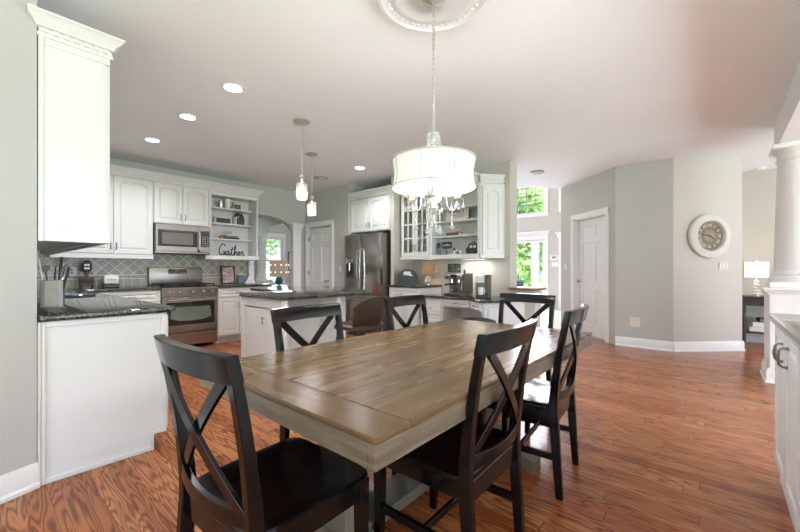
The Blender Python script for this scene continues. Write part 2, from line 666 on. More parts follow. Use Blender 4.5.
M = dict(
    wall=paint('grey_green_wall_paint', srgb(196, 196, 191), 0.7, 0.015, 1.5, 0.05),
    hall=paint('warm_grey_wall_paint', srgb(203, 198, 189), 0.7, 0.015, 1.5, 0.05),
    ceil=paint('ceiling_white', srgb(243, 245, 246), 0.8, 0.01, 1.2, 0.04),
    trim=paint('trim_white', srgb(240, 240, 238), 0.35, 0.01),
    cab=paint('cabinet_white', srgb(228, 228, 225), 0.38, 0.012, 2.0),
    door=paint('door_white', srgb(238, 239, 239), 0.4, 0.01),
    floor=mat_floor(),
    tile=paint('glare_pale_foyer_wood', srgb(214, 207, 200), 0.2, 0.06, 2.2),  # overexposed foyer wood, the glare put into this pale colour
    tabtop=mat_table('weathered_table_planks', 'x'),
    tabend=mat_table('weathered_table_breadboard', 'y'),
    tabside=mat_table_side(),
    tabbase=paint('sage_grey_table_base', srgb(122, 119, 104), 0.45, 0.12, 9.0),
    granite=mat_granite(),
    splash=mat_backsplash(),
    steel=mat_steel('brushed_steel', (0.52, 0.51, 0.49, 1), 0.22),
    steelm=mat_steel('warm_brushed_steel', (0.30, 0.28, 0.255, 1), 0.34),
    steeld=mat_steel('dark_steel', (0.30, 0.29, 0.27, 1), 0.3),
    chrome=mat_steel('polished_nickel', (0.72, 0.70, 0.67, 1), 0.12),
    nickel=mat_steel('satin_nickel_pull', (0.33, 0.31, 0.28, 1), 0.3),
    brass=mat_steel('aged_brass', (0.62, 0.48, 0.28, 1), 0.25),
    chair=mat_chair(),
    blackgl=paint('black_oven_glass', (0.012, 0.013, 0.013, 1), 0.05, 0.1, spec=0.8),
    black=paint('black_plastic', (0.02, 0.02, 0.021, 1), 0.35, 0.1),
    iron=paint('cast_iron', (0.02, 0.02, 0.02, 1), 0.55, 0.2, 30),
    grey=paint('grey_plastic', srgb(120, 122, 118), 0.4, 0.05),
    olive=paint('olive_grey_shell', srgb(86, 88, 74), 0.35, 0.05),
    greenbox=paint('dark_green_enamel', srgb(54, 62, 56), 0.3, 0.1),
    white=paint('white_ceramic', srgb(238, 238, 234), 0.25, 0.02),
    paper=paint('white_paper', srgb(232, 230, 224), 0.7, 0.03),
    cream=paint('cream_sign_board', srgb(222, 214, 200), 0.6, 0.08, 12),
    slate=paint('chalkboard', srgb(52, 56, 55), 0.6, 0.08, 8),
    wood=paint('walnut_brown', srgb(104, 72, 48), 0.4, 0.2, 14),
    capwood=paint('oak_cap', srgb(150, 112, 80), 0.35, 0.15, 12),
    darkwood=paint('dark_side_table_wood', srgb(54, 48, 44), 0.35, 0.15, 10),
    leather=paint('dark_brown_leather', srgb(62, 46, 36), 0.38, 0.15, 10),
    grass=paint('lawn_green', srgb(120, 165, 70), 0.9, 0.3, 3),
    asphalt=paint('drive_grey', srgb(150, 150, 150), 0.9, 0.1, 3),
    glass=pane_glass('clear_pane'),
    crystal=None,
    blue=paint('blue_grey_glass', srgb(118, 134, 146), 0.1, 0.1),
    bluepot=paint('dark_blue_glaze', srgb(44, 66, 100), 0.15, 0.15),
    pink=paint('dusty_pink', srgb(214, 176, 170), 0.6, 0.1),
    orange=paint('rust_orange', srgb(176, 96, 52), 0.6, 0.1),
    leaf1=mat_leaf('leaf_fresh', srgb(150, 185, 95), srgb(226, 236, 180)),
    leaf2=mat_leaf('leaf_mid', srgb(110, 150, 85), srgb(190, 212, 150)),
    bark=paint('bark', srgb(100, 84, 68), 0.9, 0.2, 20),
    leafmetal=paint('champagne_metal', srgb(168, 158, 146), 0.35, 0.05, metal=0.5),
    silver=paint('brushed_silver', srgb(205, 203, 198), 0.28, 0.03, metal=0.55),
    lamplit=glow('lit_lens', (1.0, 0.97, 0.92, 1), 6.0),
    bulb=glow('lit_bulb', (1.0, 0.93, 0.82, 1), 1.6),
)
t_ = NT('clear_crystal')
t_.set((0.96, 0.96, 0.97, 1), 0.04, trans=0.75, ior=1.5, spec=0.8)
M['crystal'] = t_.m


def mat_shade(name, c, emis, strength):
    t = NT(name)
    x, y, z = t.sep(t.coord())
    n = t.noise(t.comb(t.math('MULTIPLY', x, 90), t.math('MULTIPLY', y, 90), t.math('MULTIPLY', z, 260)), 1.0, 2)
    t.set(t.ramp(n, [(0.3, tuple(v * 0.95 for v in c[:3]) + (1,)), (0.7, c)]), 0.8, emit=emis, estr=strength)
    return t.m


M['shade'] = mat_shade('lit_white_drum_shade', srgb(245, 243, 238), (1.0, 0.95, 0.88, 1), 0.07)
M['shade2'] = mat_shade('lit_linen_lampshade', srgb(240, 232, 215), (1.0, 0.92, 0.8, 1), 0.28)
M['brownshade'] = mat_shade('brown_lampshade', srgb(120, 88, 62), (0.9, 0.5, 0.25, 1), 0.10)
M['mesh'] = mat_shade('smoky_mesh_shade', srgb(120, 100, 84), (1, 0.8, 0.6, 1), 0.12)


def mat_picture(name, cols, sc=14):
    t = NT(name)
    n = t.noise(t.coord(), sc, 3, 0.6, 0.8)
    k = len(cols) - 1
    t.set(t.ramp(n, [(0.3 + 0.4 * i / k, c) for i, c in enumerate(cols)]), 0.3)
    return t.m


# ------------------------------------------------------------------ setting: shell
CH = 2.745
# floors
mb = MB()
mb.prism([(-2.2, -5.0), (8.5, -5.0), (8.5, -0.2), (7.6, 2.2), (6.3, 3.6), (5.3, 4.0), (5.3, 10.0), (-2.2, 10.0)], -0.08, 0.0)
struct(mb.build('floor', M['floor']), 'red-brown oak strip floor of the kitchen and breakfast room', 'floor')
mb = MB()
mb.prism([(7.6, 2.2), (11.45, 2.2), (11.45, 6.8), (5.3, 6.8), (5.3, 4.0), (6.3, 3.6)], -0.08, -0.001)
struct(mb.build('floor_foyer', M['tile']), 'wood floor of the foyer beyond the desk, its glare painted pale', 'floor')
# ceiling
mb = MB()
mb.prism([(-2.2, -5.0), (8.5, -5.0), (8.5, -0.2), (7.49, 2.32), (6.25, 3.56), (5.3, 4.2), (5.3, 6.8), (5.3, 10.0), (-2.2, 10.0)], CH, CH + 0.3)
struct(mb.build('ceiling', M['ceil']), 'smooth white ceiling over the whole kitchen', 'ceiling')
mb = MB()
mb.box(5.31, 7.2, 6.81, 10.0, CH, CH + 0.2)
struct(mb.build('ceiling_far_room', M['ceil']), 'white ceiling of the far room beyond the arches', 'ceiling')
mb = MB()
mb.box(5.31, 7.2, 6.81, 10.0, -0.08, 0.0)
struct(mb.build('floor_far_room', M['floor']), 'oak floor of the far room beyond the arches', 'floor')
mb = MB()
mb.box(5.2, 11.6, 2.0, 6.9, 5.4, 5.6)
struct(mb.build('ceiling_foyer', M['ceil']), 'high white ceiling of the two-storey foyer', 'ceiling')
mb = MB()
mb.prism([(7.49, 2.32), (6.25, 3.56), (5.3, 4.2), (5.2, 4.1), (6.15, 3.46), (7.39, 2.22)], CH + 0.3, 5.4)
struct(mb.build('wall_foyer_balcony', M['hall']), 'upper foyer wall above the kitchen ceiling edge', 'wall')


def wall(name, p0, p1, z0, z1, th, openings, mat, label, side=1):
    """wall from p0 to p1; thickness goes to the left (side=1) or right of that direction. openings: (s0,s1,z0,z1)"""
    p0, p1 = Vector((p0[0], p0[1])), Vector((p1[0], p1[1]))
    d = p1 - p0
    L = d.length
    ang = math.atan2(d.y, d.x)
    mb = MB().at((p0.x, p0.y, 0), ang)
    y0, y1 = (0, th) if side > 0 else (-th, 0)
    s = sorted({0.0, L, *[o[0] for o in openings], *[o[1] for o in openings]})
    for a, b in zip(s, s[1:]):
        ops = sorted([(o[2], o[3]) for o in openings if o[0] <= a + 1e-6 and o[1] >= b - 1e-6])
        z = z0
        for oz0, oz1 in ops:
            if oz0 > z + 1e-4:
                mb.box(a, b, y0, y1, z, oz0)
            z = oz1
        if z < z1 - 1e-4:
            mb.box(a, b, y0, y1, z, z1)
    return struct(mb.build(name, mat), label, 'wall')


def baseboard(name, p0, p1, label, h=0.14, th=0.018, side=-1):
    p0, p1 = Vector(p0), Vector(p1)
    d = p1 - p0
    mb = MB().at((p0.x, p0.y, 0), math.atan2(d.y, d.x))
    L = d.length
    s = -1 if side < 0 else 1
    prof = [(0, 0), (s * (th + 0.012), 0), (s * (th + 0.012), 0.018), (s * th, 0.03), (s * th, h - 0.03), (s * th * 0.55, h - 0.012), (s * th * 0.4, h), (0, h)]
    mb.prism_x(prof, 0, L)
    return struct(mb.build(name, M['trim']), label, 'baseboard')


# left: angled breakfast wall, in the plane of the cabinet end
wall('wall_left', (-2.2, 1.88), (0.226, 2.757), 0, CH, 0.14, [], M['wall'], 'pale grey-green wall at the left edge beside the tall cabinet end')
baseboard('baseboard_left', (-2.2, 1.88), (0.226, 2.757), 'white baseboard at the foot of the left wall', 0.13)
wall('wall_kitchen_side', (0.226, 2.9), (0.226, 6.6), 0, CH, 0.12, [], M['wall'], 'kitchen side wall behind the left cabinet run')
# nook windows behind the camera
wall('wall_nook', (-2.2, -5.0), (-2.2, 2.0), 0, CH, 0.14, [(3.4, 7.0 - 0.0, 0.15, 2.2)], M['wall'], 'breakfast nook wall with a wide window behind the viewer')
wall('wall_family', (-2.2, -5.0), (8.5, -5.0), 0, CH, 0.14, [(0.6, 7.2, 0.05, 2.2)], M['hall'], 'family room wall with wide windows behind the viewer', -1)
# range wall and its arch
wall('wall_range', (0.226, 6.531), (3.24, 6.531), 0, CH, 0.3, [], M['wall'], 'grey wall behind the range and shelves')


def arch_wall(name, y, th, x0, x1, a0, a1, spring, rise, mat, label, top=CH):
    mb = MB()
    n = 20
    cx, hw = (a0 + a1) / 2, (a1 - a0) / 2
    arc = [(cx - hw * math.cos(PI * i / n), spring + rise * math.sin(PI * i / n)) for i in range(n + 1)]
    if a0 - x0 > 0.001:
        mb.box(x0, a0, y, y + th, 0, top)
    if x1 - a1 > 0.001:
        mb.box(a1, x1, y, y + th, 0, top)
    for (xa, za), (xb, zb) in zip(arc, arc[1:]):
        mb.prism_y([(xa, za), (xb, zb), (xb, top), (xa, top)], y, y + th)
    return struct(mb.build(name, mat, smooth=0), label, 'wall')


arch_wall('wall_arch', 6.53, 0.12, 2.995, 5.3, 3.0, 4.3, 1.82, 0.385, M['wall'], 'grey wall with an arched opening between shelves and pantry')
arch_wall('wall_inner_arch', 7.55, 0.2, 2.6, 6.9, 4.23, 5.33, 1.88, 0.34, M['ceil'], 'pale wall with a second arch beyond the kitchen arch')
mb = MB()
mb.box(4.185, 4.365, 6.42, 6.528, 0, 1.93)
for z, e in ((0.0, 0.02), (0.06, 0.01)):
    mb.box(4.185 - e, 4.365 + e, 6.42 - e, 6.528, z, z + 0.08)
for z, h, e in ((1.9, 0.05, 0.010), (1.95, 0.05, 0.02), (2.0, 0.06, 0.035), (2.06, 0.03, 0.05)):
    mb.box(4.185 - e, 4.365 + e, 6.42 - e, 6.528, z, z + h, 0.006)
struct(mb.build('trim_1', M['trim']), 'white square pilaster with capital at the right of the arch', 'pilaster')
mb = MB()
mb.box(3.86, 4.2, 7.26, 7.56, 0, 0.90, 0.005)
mb.box(3.84, 4.22, 7.24, 7.56, 0.90, 0.95, 0.01)
mb.lathe([(0.13, 0.95), (0.13, 0.98), (0.105, 1.0), (0.1, 1.04), (0.085, 1.08), (0.075, 1.75), (0.09, 1.77), (0.09, 1.8), (0.115, 1.84), (0.115, 1.88)], (4.03, 7.42, 0), 24)
mb.box(3.91, 4.15, 7.3, 7.54, 1.88, 1.92, 0.005)
struct(mb.build('trim_2', M['trim']), 'small round column on a pedestal under the inner arch', 'column')
# far room
wall('wall_far_room', (2.0, 9.85), (8.0, 9.85), 0, CH, 0.15, [(3.45, 4.05, 0.75, 2.12)], M['hall'], 'pinkish far wall with a window seen through the arches')
wall('wall_far_room_side', (6.9, 7.75), (6.9, 9.85), 0, CH, 0.1, [], M['hall'], 'far room side wall seen through the arch')
wall('wall_passage_side', (2.6, 6.83), (2.6, 9.85), 0, CH, 0.1, [], M['hall'], 'passage side wall behind the range wall')

# pantry block and fridge alcove
wall('wall_pantry', (4.54, 6.53), (4.54, 5.175), 0, CH, 0.12, [(0.1, 0.86, 0, 2.04)], M['wall'], 'grey wall that holds the white pantry door')
wall('wall_pantry_side', (4.66, 5.175), (5.3, 5.175), 0, CH, 0.1, [], M['wall'], 'pantry side wall beside the refrigerator')
wall('wall_alcove', (5.22, 5.22), (5.22, 4.12), 0, CH, 0.12, [], M['wall'], 'grey wall behind the refrigerator')
wall('wall_fridge_stub', (4.62, 4.12), (5.22, 4.12), 0, CH, 0.07, [], M['hall'], 'narrow beige wall between refrigerator and coffee counter')
wall('wall_hutch', (5.1, 4.19), (5.1, 2.29), 0, CH, 0.24, [], M['hall'], 'pale wall behind the desk hutch')
wall('wall_half', (5.1, 2.29), (5.1, 1.93), 0, 0.87, 0.24, [], M['hall'], 'low half wall at the end of the desk')
mb = MB().at((0, 0, 0))
mb.box(5.03, 5.40, 1.87, 2.289, 0.871, 0.905, 0.01, 2)
struct(mb.build('trim_3', M['capwood']), 'wood cap on the low half wall at the end of the desk', 'wall cap')

# right hand angled walls
wall('wall_right', (6.47, 1.2), (6.47, 0.48), 0, CH, 0.14, [], M['wall'], 'grey wall between the white door and the clock wall')
wall('wall_clock', (6.47, 0.48), (7.21, -0.26), 0, CH, 0.14, [], M['hall'], 'angled warm grey wall that carries the round clock')
Ld = math.hypot(1.02, 1.12)
wall('wall_door', (7.49, 2.32), (6.47, 1.2), 0, CH, 0.14, [(0.44, 1.285, 0, 2.07)], M['wall'], 'angled grey wall that holds the white six-panel door')
wall('wall_side_hall', (7.21, -0.2), (8.35, -0.2), 0, CH, 0.1, [], M['hall'], 'hall wall behind the clock wall')
wall('wall_lamp', (8.2, -0.2), (8.2, -5.0), 0, CH, 0.14, [], M['hall'], 'taupe wall behind the small lit table lamp')
baseboard('baseboard_right', (6.47, 1.2), (6.47, 0.472), 'white baseboard under the grey wall between door and clock')
baseboard('baseboard_clock', (6.47, 0.48), (7.222, -0.272), 'white baseboard under the clock wall')
baseboard('baseboard_lamp', (8.2, -0.2), (8.2, -3.0), 'white baseboard behind the side table')

# foyer
wall('wall_foyer', (11.3, 6.8), (11.3, 2.2), 0, 5.4, 0.15, [(0.9, 2.85, 0.0, 2.06), (0.8, 2.85, 2.87, 4.3)], M['hall'], 'foyer front wall with entry door and high window')
wall('wall_foyer_right', (7.45, 2.2), (11.3, 2.2), 0, 5.4, 0.12, [], M['hall'], 'foyer wall behind the angled door', -1)
wall('wall_foyer_left', (5.3, 6.65), (11.3, 6.65), 0, 5.4, 0.15, [], M['hall'], 'foyer wall behind the hutch')
wall('wall_foyer_back', (5.34, 6.65), (5.34, 4.1), 0, 5.4, 0.06, [], M['hall'], 'foyer wall at the back of the refrigerator', -1)

# front door unit
fd = thing('door_1', 'glazed white front door with sidelights in the foyer', 'door', (11.3, 0, 0))
fd['kind'] = 'structure'
mb = MB()
for y0, y1 in ((3.95, 4.04), (4.18, 4.40), (5.50, 5.62), (5.76, 5.9)):
    mb.box(0.0, 0.12, y0, y1, 0, 2.06, 0.004)
mb.box(0.003, 0.117, 3.953, 5.897, 2.0, 2.057)
mb.box(0.003, 0.117, 3.953, 4.397, 0.002, 0.2)
mb.box(0.003, 0.117, 5.503, 5.897, 0.002, 0.2)
mb.box(0.02, 0.1, 4.4, 5.5, 0, 0.12)
for z in (0.62, 1.08, 1.54):
    mb.box(0.04, 0.08, 4.04, 4.18, z, z + 0.02)
    mb.box(0.04, 0.08, 5.62, 5.76, z, z + 0.02)
mb.build('frame', M['door'], fd)
mb = MB()
for y0, y1 in ((4.04, 4.18), (4.40, 5.50), (5.62, 5.76)):
    mb.box(0.058, 0.062, y0, y1, 0.1, 2.0)
mb.build('pane', M['glass'], fd)
mb = MB()
mb.box(-0.03, 0.0, 3.86, 3.98, 0, 2.1, 0.006)
mb.box(-0.03, 0.0, 5.87, 5.99, 0, 2.1, 0.006)
for z, h, e in ((2.08, 0.13, 0.0), (2.21, 0.04, 0.02), (2.25, 0.05, 0.05), (2.3, 0.03, 0.07)):
    mb.box(-0.035 - e, 0.0, 3.86 - e, 5.99 + e, z, z + h, 0.005)
mb.build('casing', M['trim'], fd)
# high foyer window
w1 = thing('window_1', 'high gridded window above the front door', 'window', (11.3, 0, 0))
w1['kind'] = 'structure'
mb = MB()
mb.box(0.0, 0.1, 3.95, 4.01, 2.87, 4.3)
mb.box(0.0, 0.1, 5.94, 6.0, 2.87, 4.3)
mb.box(0.003, 0.097, 3.953, 5.997, 2.873, 2.93)
mb.box(0.003, 0.097, 3.953, 5.997, 4.24, 4.297)
mb.build('frame', M['trim'], w1)
mb = MB()
for k in range(1, 7):
    y = 4.01 + k * 1.93 / 7
    mb.box(0.045, 0.075, y - 0.013, y + 0.013, 2.93, 4.24)
for k in range(1, 5):
    z = 2.93 + k * 1.31 / 5
    mb.box(0.046, 0.074, 4.01, 5.94, z - 0.013, z + 0.013)
mb.build('muntins', M['steeld'], w1)
mb = MB()
mb.box(0.058, 0.062, 4.01, 5.94, 2.93, 4.24)
mb.build('pane', M['glass'], w1)
mb = MB()
mb.box(-0.03, 0.0, 3.86, 3.96, 2.8, 4.4, 0.005)
mb.box(-0.03, 0.0, 5.99, 6.09, 2.8, 4.4, 0.005)
mb.box(-0.04, 0.0, 3.84, 6.1, 2.79, 2.87, 0.005)
mb.build('casing', M['trim'], w1)
mb = MB()
mb.box(11.26, 11.3, 3.42, 3.56, 0, 2.1, 0.005)
mb.box(11.24, 11.3, 3.3, 3.6, 2.1, 2.22, 0.005)
mb.box(11.22, 11.3, 3.28, 3.64, 2.22, 2.27, 0.005)
struct(mb.build('trim_4', M['trim']), 'white casing at the right end of the foyer wall', 'casing')
mb = MB()
mb.box(11.26, 11.3, 3.44, 3.56, 2.85, 4.3, 0.005)
struct(mb.build('trim_5', M['trim']), 'upper white casing strip at the right of the high window', 'casing')

# far room window seen through the arches
w2 = thing('window_2', 'bright green window in the far room beyond the arches', 'window', (0, 9.85, 0))
w2['kind'] = 'structure'
mb = MB()
mb.box(5.45, 5.50, 0, 0.1, 0.75, 2.12)
mb.box(6.0, 6.05, 0, 0.1, 0.75, 2.12)
mb.box(5.453, 6.047, 0.003, 0.097, 0.753, 0.81)
mb.box(5.453, 6.047, 0.003, 0.097, 2.06, 2.117)
mb.box(5.5, 6.0, 0.03, 0.08, 1.40, 1.45)
mb.build('frame', M['trim'], w2)
mb = MB()
for k in range(1, 3):
    x = 5.5 + k * 0.5 / 3
    mb.box(x - 0.011, x + 0.011, 0.04, 0.07, 0.81, 2.06)
for z in (1.02, 1.22, 1.64, 1.85):
    mb.box(5.5, 6.0, 0.042, 0.068, z - 0.011, z + 0.011)
mb.build('muntins', M['trim'], w2)
mb = MB()
mb.box(5.5, 6.0, 0.053, 0.057, 0.81, 2.06)
mb.build('pane', M['glass'], w2)
mb = MB()
mb.box(5.36, 5.46, -0.025, 0, 0.66, 2.22, 0.004)
mb.box(6.04, 6.14, -0.025, 0, 0.66, 2.22, 0.004)
mb.box(5.36, 6.14, -0.03, 0, 2.11, 2.23, 0.004)
mb.box(5.34, 6.16, -0.05, 0, 0.66, 0.76, 0.004)
mb.build('casing', M['trim'], w2)

# windows behind the viewer
w3 = thing('window_3', 'wide breakfast nook window behind the viewer', 'window', (-2.2, 0, 0))
w3['kind'] = 'structure'
mb = MB()
for k in range(4):
    y = -1.6 + k * 3.5 / 3
    mb.box(-0.1, 0.0, y - 0.06, y + 0.06, 0.15, 2.2)
mb.box(-0.1, 0.0, -1.6, 1.99, 0.15, 0.23)
mb.box(-0.1, 0.0, -1.6, 1.99, 2.12, 2.2)
mb.build('frame', M['trim'], w3)
w4 = thing('window_4', 'wide family room window behind the viewer', 'window', (0, -5.0, 0))
w4['kind'] = 'structure'
mb = MB()
for k in range(5):
    x = -1.6 + k * 6.6 / 4
    mb.box(x - 0.06, x + 0.06, -0.1, 0.0, 0.05, 2.2)
mb.box(-1.6, 5.0, -0.1, 0.0, 0.05, 0.15)
mb.box(-1.6, 5.0, -0.1, 0.0, 2.1, 2.2)
mb.build('frame', M['trim'], w4)


def panel_door(mb, w, h, th=0.035):
    """six panel door slab: front at y=0 facing -y, x 0..w"""
    mb.box(0, w, 0.016, th, 0, h)
    st = 0.105 * w / 0.76
    mid = 0.1 * w / 0.76
    pw = (w - 2 * st - mid) / 2
    rails = [(0, 0.2), (0.80, 0.94), (1.62, 1.73), (h - 0.115, h)]
    for x0, x1 in ((0, st), (st + pw, st + pw + mid), (w - st, w)):
        mb.box(x0, x1, 0, 0.018, 0, h)
    for z0, z1 in rails:
        for x0 in (st, st + pw + mid):
            mb.box(x0, x0 + pw, 0, 0.018, z0, z1)
    for (_, za), (zb, _) in zip(rails, rails[1:]):
        for x0 in (st, st + pw + mid):
            a, b_ = x0, x0 + pw
            lp = lambda i, y: [(a + i, y, za + i), (b_ - i, y, za + i), (b_ - i, y, zb - i), (a + i, y, zb - i)]
            mb.loft([lp(0, 0.001), lp(0.006, 0.015), lp(0.014, 0.015), lp(0.036, 0.004), lp(0.038, 0.004)], True, False, True)


def casing_local(mb, w, h, cw=0.085, depth=0.12, proj=0.02):
    """door casing around opening x 0..w, z 0..h, wall face at y=0, room on -y"""
    for x0, x1 in ((-cw, 0.0), (w, w + cw)):
        mb.box(x0, x1, -proj, 0, 0, h + cw, 0.004)
        mb.box(x0 + 0.02, x1 - 0.03, -proj - 0.006, -proj, 0, h + cw - 0.02, 0.002)
    mb.box(-cw, w + cw, -proj - 0.002, 0, h, h + cw, 0.004)
    mb.box(-0.001, 0.018, 0, depth, 0, h)
    mb.box(w - 0.018, w + 0.001, 0, depth, 0, h)
    mb.box(0, w, 0, depth, h - 0.018, h + 0.001)


# pantry door (wall faces -X, so local x runs towards -Y)
pd = thing('door_2', 'white six-panel pantry door left of the refrigerator', 'door', (4.54, 6.43, 0), -PI / 2)
pd['kind'] = 'structure'
mb = MB()
casing_local(mb, 0.76, 2.04)
mb.build('casing', M['trim'], pd)
mb = MB().at((0.02, 0.018, 0.005))
panel_door(mb, 0.72, 2.0)
mb.build('door_panel', M['door'], pd)
mb = MB()
mb.cyl((0.66, 0.018, 0.94), (0.66, -0.03, 0.94), 0.012)
mb.lathe([(0.028, 0), (0.03, 0.004), (0.02, 0.01)], (0.66, 0.0, 0.94), 16)
mb.bar([(0.66, -0.032, 0.94), (0.60, -0.034, 0.945), (0.55, -0.03, 0.938)], 0.018, 0.012, (0, 0, 1))
mb.build('handle', M['brass'], pd)
for z in (0.3, 1.05, 1.75):
    mb = MB()
    mb.box(0.006, 0.03, -0.004, 0.016, z, z + 0.09, 0.002)
    mb.build('hinge', M['steel'], pd)
# angled six-panel door on the right: viewed from the room, local x runs left to right
ang = math.atan2(1.2 - 2.32, 6.47 - 7.49)
rd = thing('door_3', 'white six-panel door in the angled wall right of the foyer', 'door', (7.49 + math.cos(ang) * 0.44, 2.32 + math.sin(ang) * 0.44, 0), ang)
rd['kind'] = 'structure'
mb = MB()
casing_local(mb, 0.845, 2.07, 0.085, 0.14)
mb.build('casing', M['trim'], rd)
mb = MB().at((0.02, 0.085, 0.012))
panel_door(mb, 0.805, 2.035)
mb.build('door_panel', M['door'], rd)
mb = MB()
mb.cyl((0.075, 0.09, 0.955), (0.075, 0.04, 0.955), 0.01)
mb.sphere((0.075, 0.03, 0.955), 0.027, 10)
mb.build('knob', M['brass'], rd)

# big column, pedestal and beam at the right
mb = MB()
P = (5.34, 5.82, -0.88, -0.39)


def ring_box(mb, e, z0, z1, b=0.004):
    mb.box(P[0] - e, P[1] + e, P[2] - e, P[3] + e, z0, z1, b)


ring_box(mb, 0.0, 0, 0.93)
ring_box(mb, 0.022, 0, 0.12)
ring_box(mb, 0.034, 0, 0.02)
ring_box(mb, 0.012, 0.12, 0.15)
ring_box(mb, 0.012, 0.90, 0.925)
ring_box(mb, 0.03, 0.925, 0.945)
ring_box(mb, 0.05, 0.945, 0.975, 0.01)
for x0, x1 in ((5.328, 5.34),):
    mb.box(x0, x1, -0.87, -0.82, 0.16, 0.9)
    mb.box(x0, x1, -0.45, -0.4, 0.16, 0.9)
    mb.box(x0, x1, -0.82, -0.45, 0.82, 0.9)
    mb.box(x0, x1, -0.82, -0.45, 0.16, 0.24)
struct(mb.build('trim_6', M['trim']), 'white panelled square pedestal under the big column', 'pedestal')
mb = MB()
mb.box(5.58 - 0.235, 5.58 + 0.235, -0.87, -0.4, 0.976, 1.03, 0.004)
mb.lathe([(0.232, 1.03), (0.236, 1.05), (0.232, 1.075), (0.21, 1.085), (0.205, 1.10), (0.212, 1.115), (0.2, 1.13), (0.188, 1.15), (0.184, 1.5), (0.164, 2.26), (0.164, 2.28), (0.177, 2.285), (0.177, 2.30), (0.166, 2.305), (0.166, 2.345), (0.18, 2.36), (0.2, 2.385), (0.205, 2.40)], (5.58, -0.635, 0), 40)
mb.box(5.58 - 0.21, 5.58 + 0.21, -0.845, -0.425, 2.40, 2.447, 0.004)
struct(mb.build('trim_7', M['trim']), 'thick white round column on a panelled pedestal', 'column')
mb = MB()
mb.box(-2.1, 5.83, -0.82, -0.47, 2.448, CH)
struct(mb.build('trim_8', M['ceil']), 'boxed ceiling beam running over the white column', 'beam')

# backsplash
mb = MB()
mb.box(0.24, 3.36, 6.518, 6.53, 0.9145, 1.42)
struct(mb.build('wall_backsplash', M['splash']), 'grey-green diamond tile backsplash with mosaic band behind the range', 'backsplash')

# ceiling medallion
mb = MB()
C0 = (1.73, 1.237)
prof = [(0.335, CH), (0.335, CH - 0.012), (0.325, CH - 0.022), (0.305, CH - 0.024), (0.29, CH - 0.014), (0.25, CH - 0.012), (0.235, CH - 0.02), (0.21, CH - 0.02), (0.19, CH - 0.012), (0.12, CH - 0.016), (0.1, CH - 0.03), (0.07, CH - 0.032), (0.0, CH - 0.032)]
mb.lathe(prof, (C0[0], C0[1], 0), 64)
for k in range(44):
    a = 2 * PI * k / 44
    mb.sphere((C0[0] + 0.27 * math.cos(a), C0[1] + 0.27 * math.sin(a), CH - 0.010), 0.010, 6)
struct(mb.build('trim_9', M['ceil']), 'round moulded plaster medallion on the ceiling above the chandelier', 'ceiling medallion')


# ------------------------------------------------------------------ cabinet kit (front faces -y at y=0, x 0..w)
def front_loops(mb, x0, x1, z0, z1, y, arch=0.0, fr=0.055, th=0.02):
    w, h = x1 - x0, z1 - z0
    n = 14

    def lp(i, yy, ar):
        pts = [(x0 + i, yy, z0 + i), (x1 - i, yy, z0 + i)]
        for k in range(n + 1):
            u = 1 - 2 * k / n
            x = (x0 + x1) / 2 + u * (w / 2 - i)
            bmp = 0.0
            if abs(u) < 0.82:
                bmp = math.sqrt(1 - (u / 0.82) ** 2)
            pts.append((x, yy, z1 - i - ar * (1 - bmp)))
        return pts
    f = -th
    mb.loft([lp(0, y, 0), lp(0, y + f + 0.003, 0), lp(0.003, y + f, 0), lp(fr, y + f, arch), lp(fr + 0.004, y + f + 0.015, arch), lp(fr + 0.012, y + f + 0.015, arch),
             lp(fr + 0.030, y + f + 0.002, arch), lp(fr + 0.033, y + f + 0.002, arch)], True, True, True)


def pull(parent, x, z, y=-0.02, L=0.085, horiz=False, mat=None):
    mb = MB()
    if horiz:
        a, b_ = (x - L / 2, y, z), (x + L / 2, y, z)
    else:
        a, b_ = (x, y, z - L / 2), (x, y, z + L / 2)
    a, b_ = Vector(a), Vector(b_)
    o = Vector((0, -0.026, 0))
    m1, m2 = a.lerp(b_, 0.12), a.lerp(b_, 0.88)
    mb.tube([a, a + o * 0.6, m1 + o, m1.lerp(m2, 0.5) + o * 1.15, m2 + o, b_ + o * 0.6, b_], [0.006, 0.005, 0.0055, 0.007, 0.0055, 0.005, 0.006], 8)
    mb.sphere(a, 0.008, 6)
    mb.sphere(b_, 0.008, 6)
    return mb.build('handle', mat or M['nickel'], parent)


def knob(parent, x, z, y=-0.02, r=0.013):
    mb = MB()
    mb.cyl((x, y, z), (x, y - 0.016, z), 0.005, n=8)
    mb.sphere((x, y - 0.021, z), r, 8)
    return mb.build('knob', M['nickel'], parent)


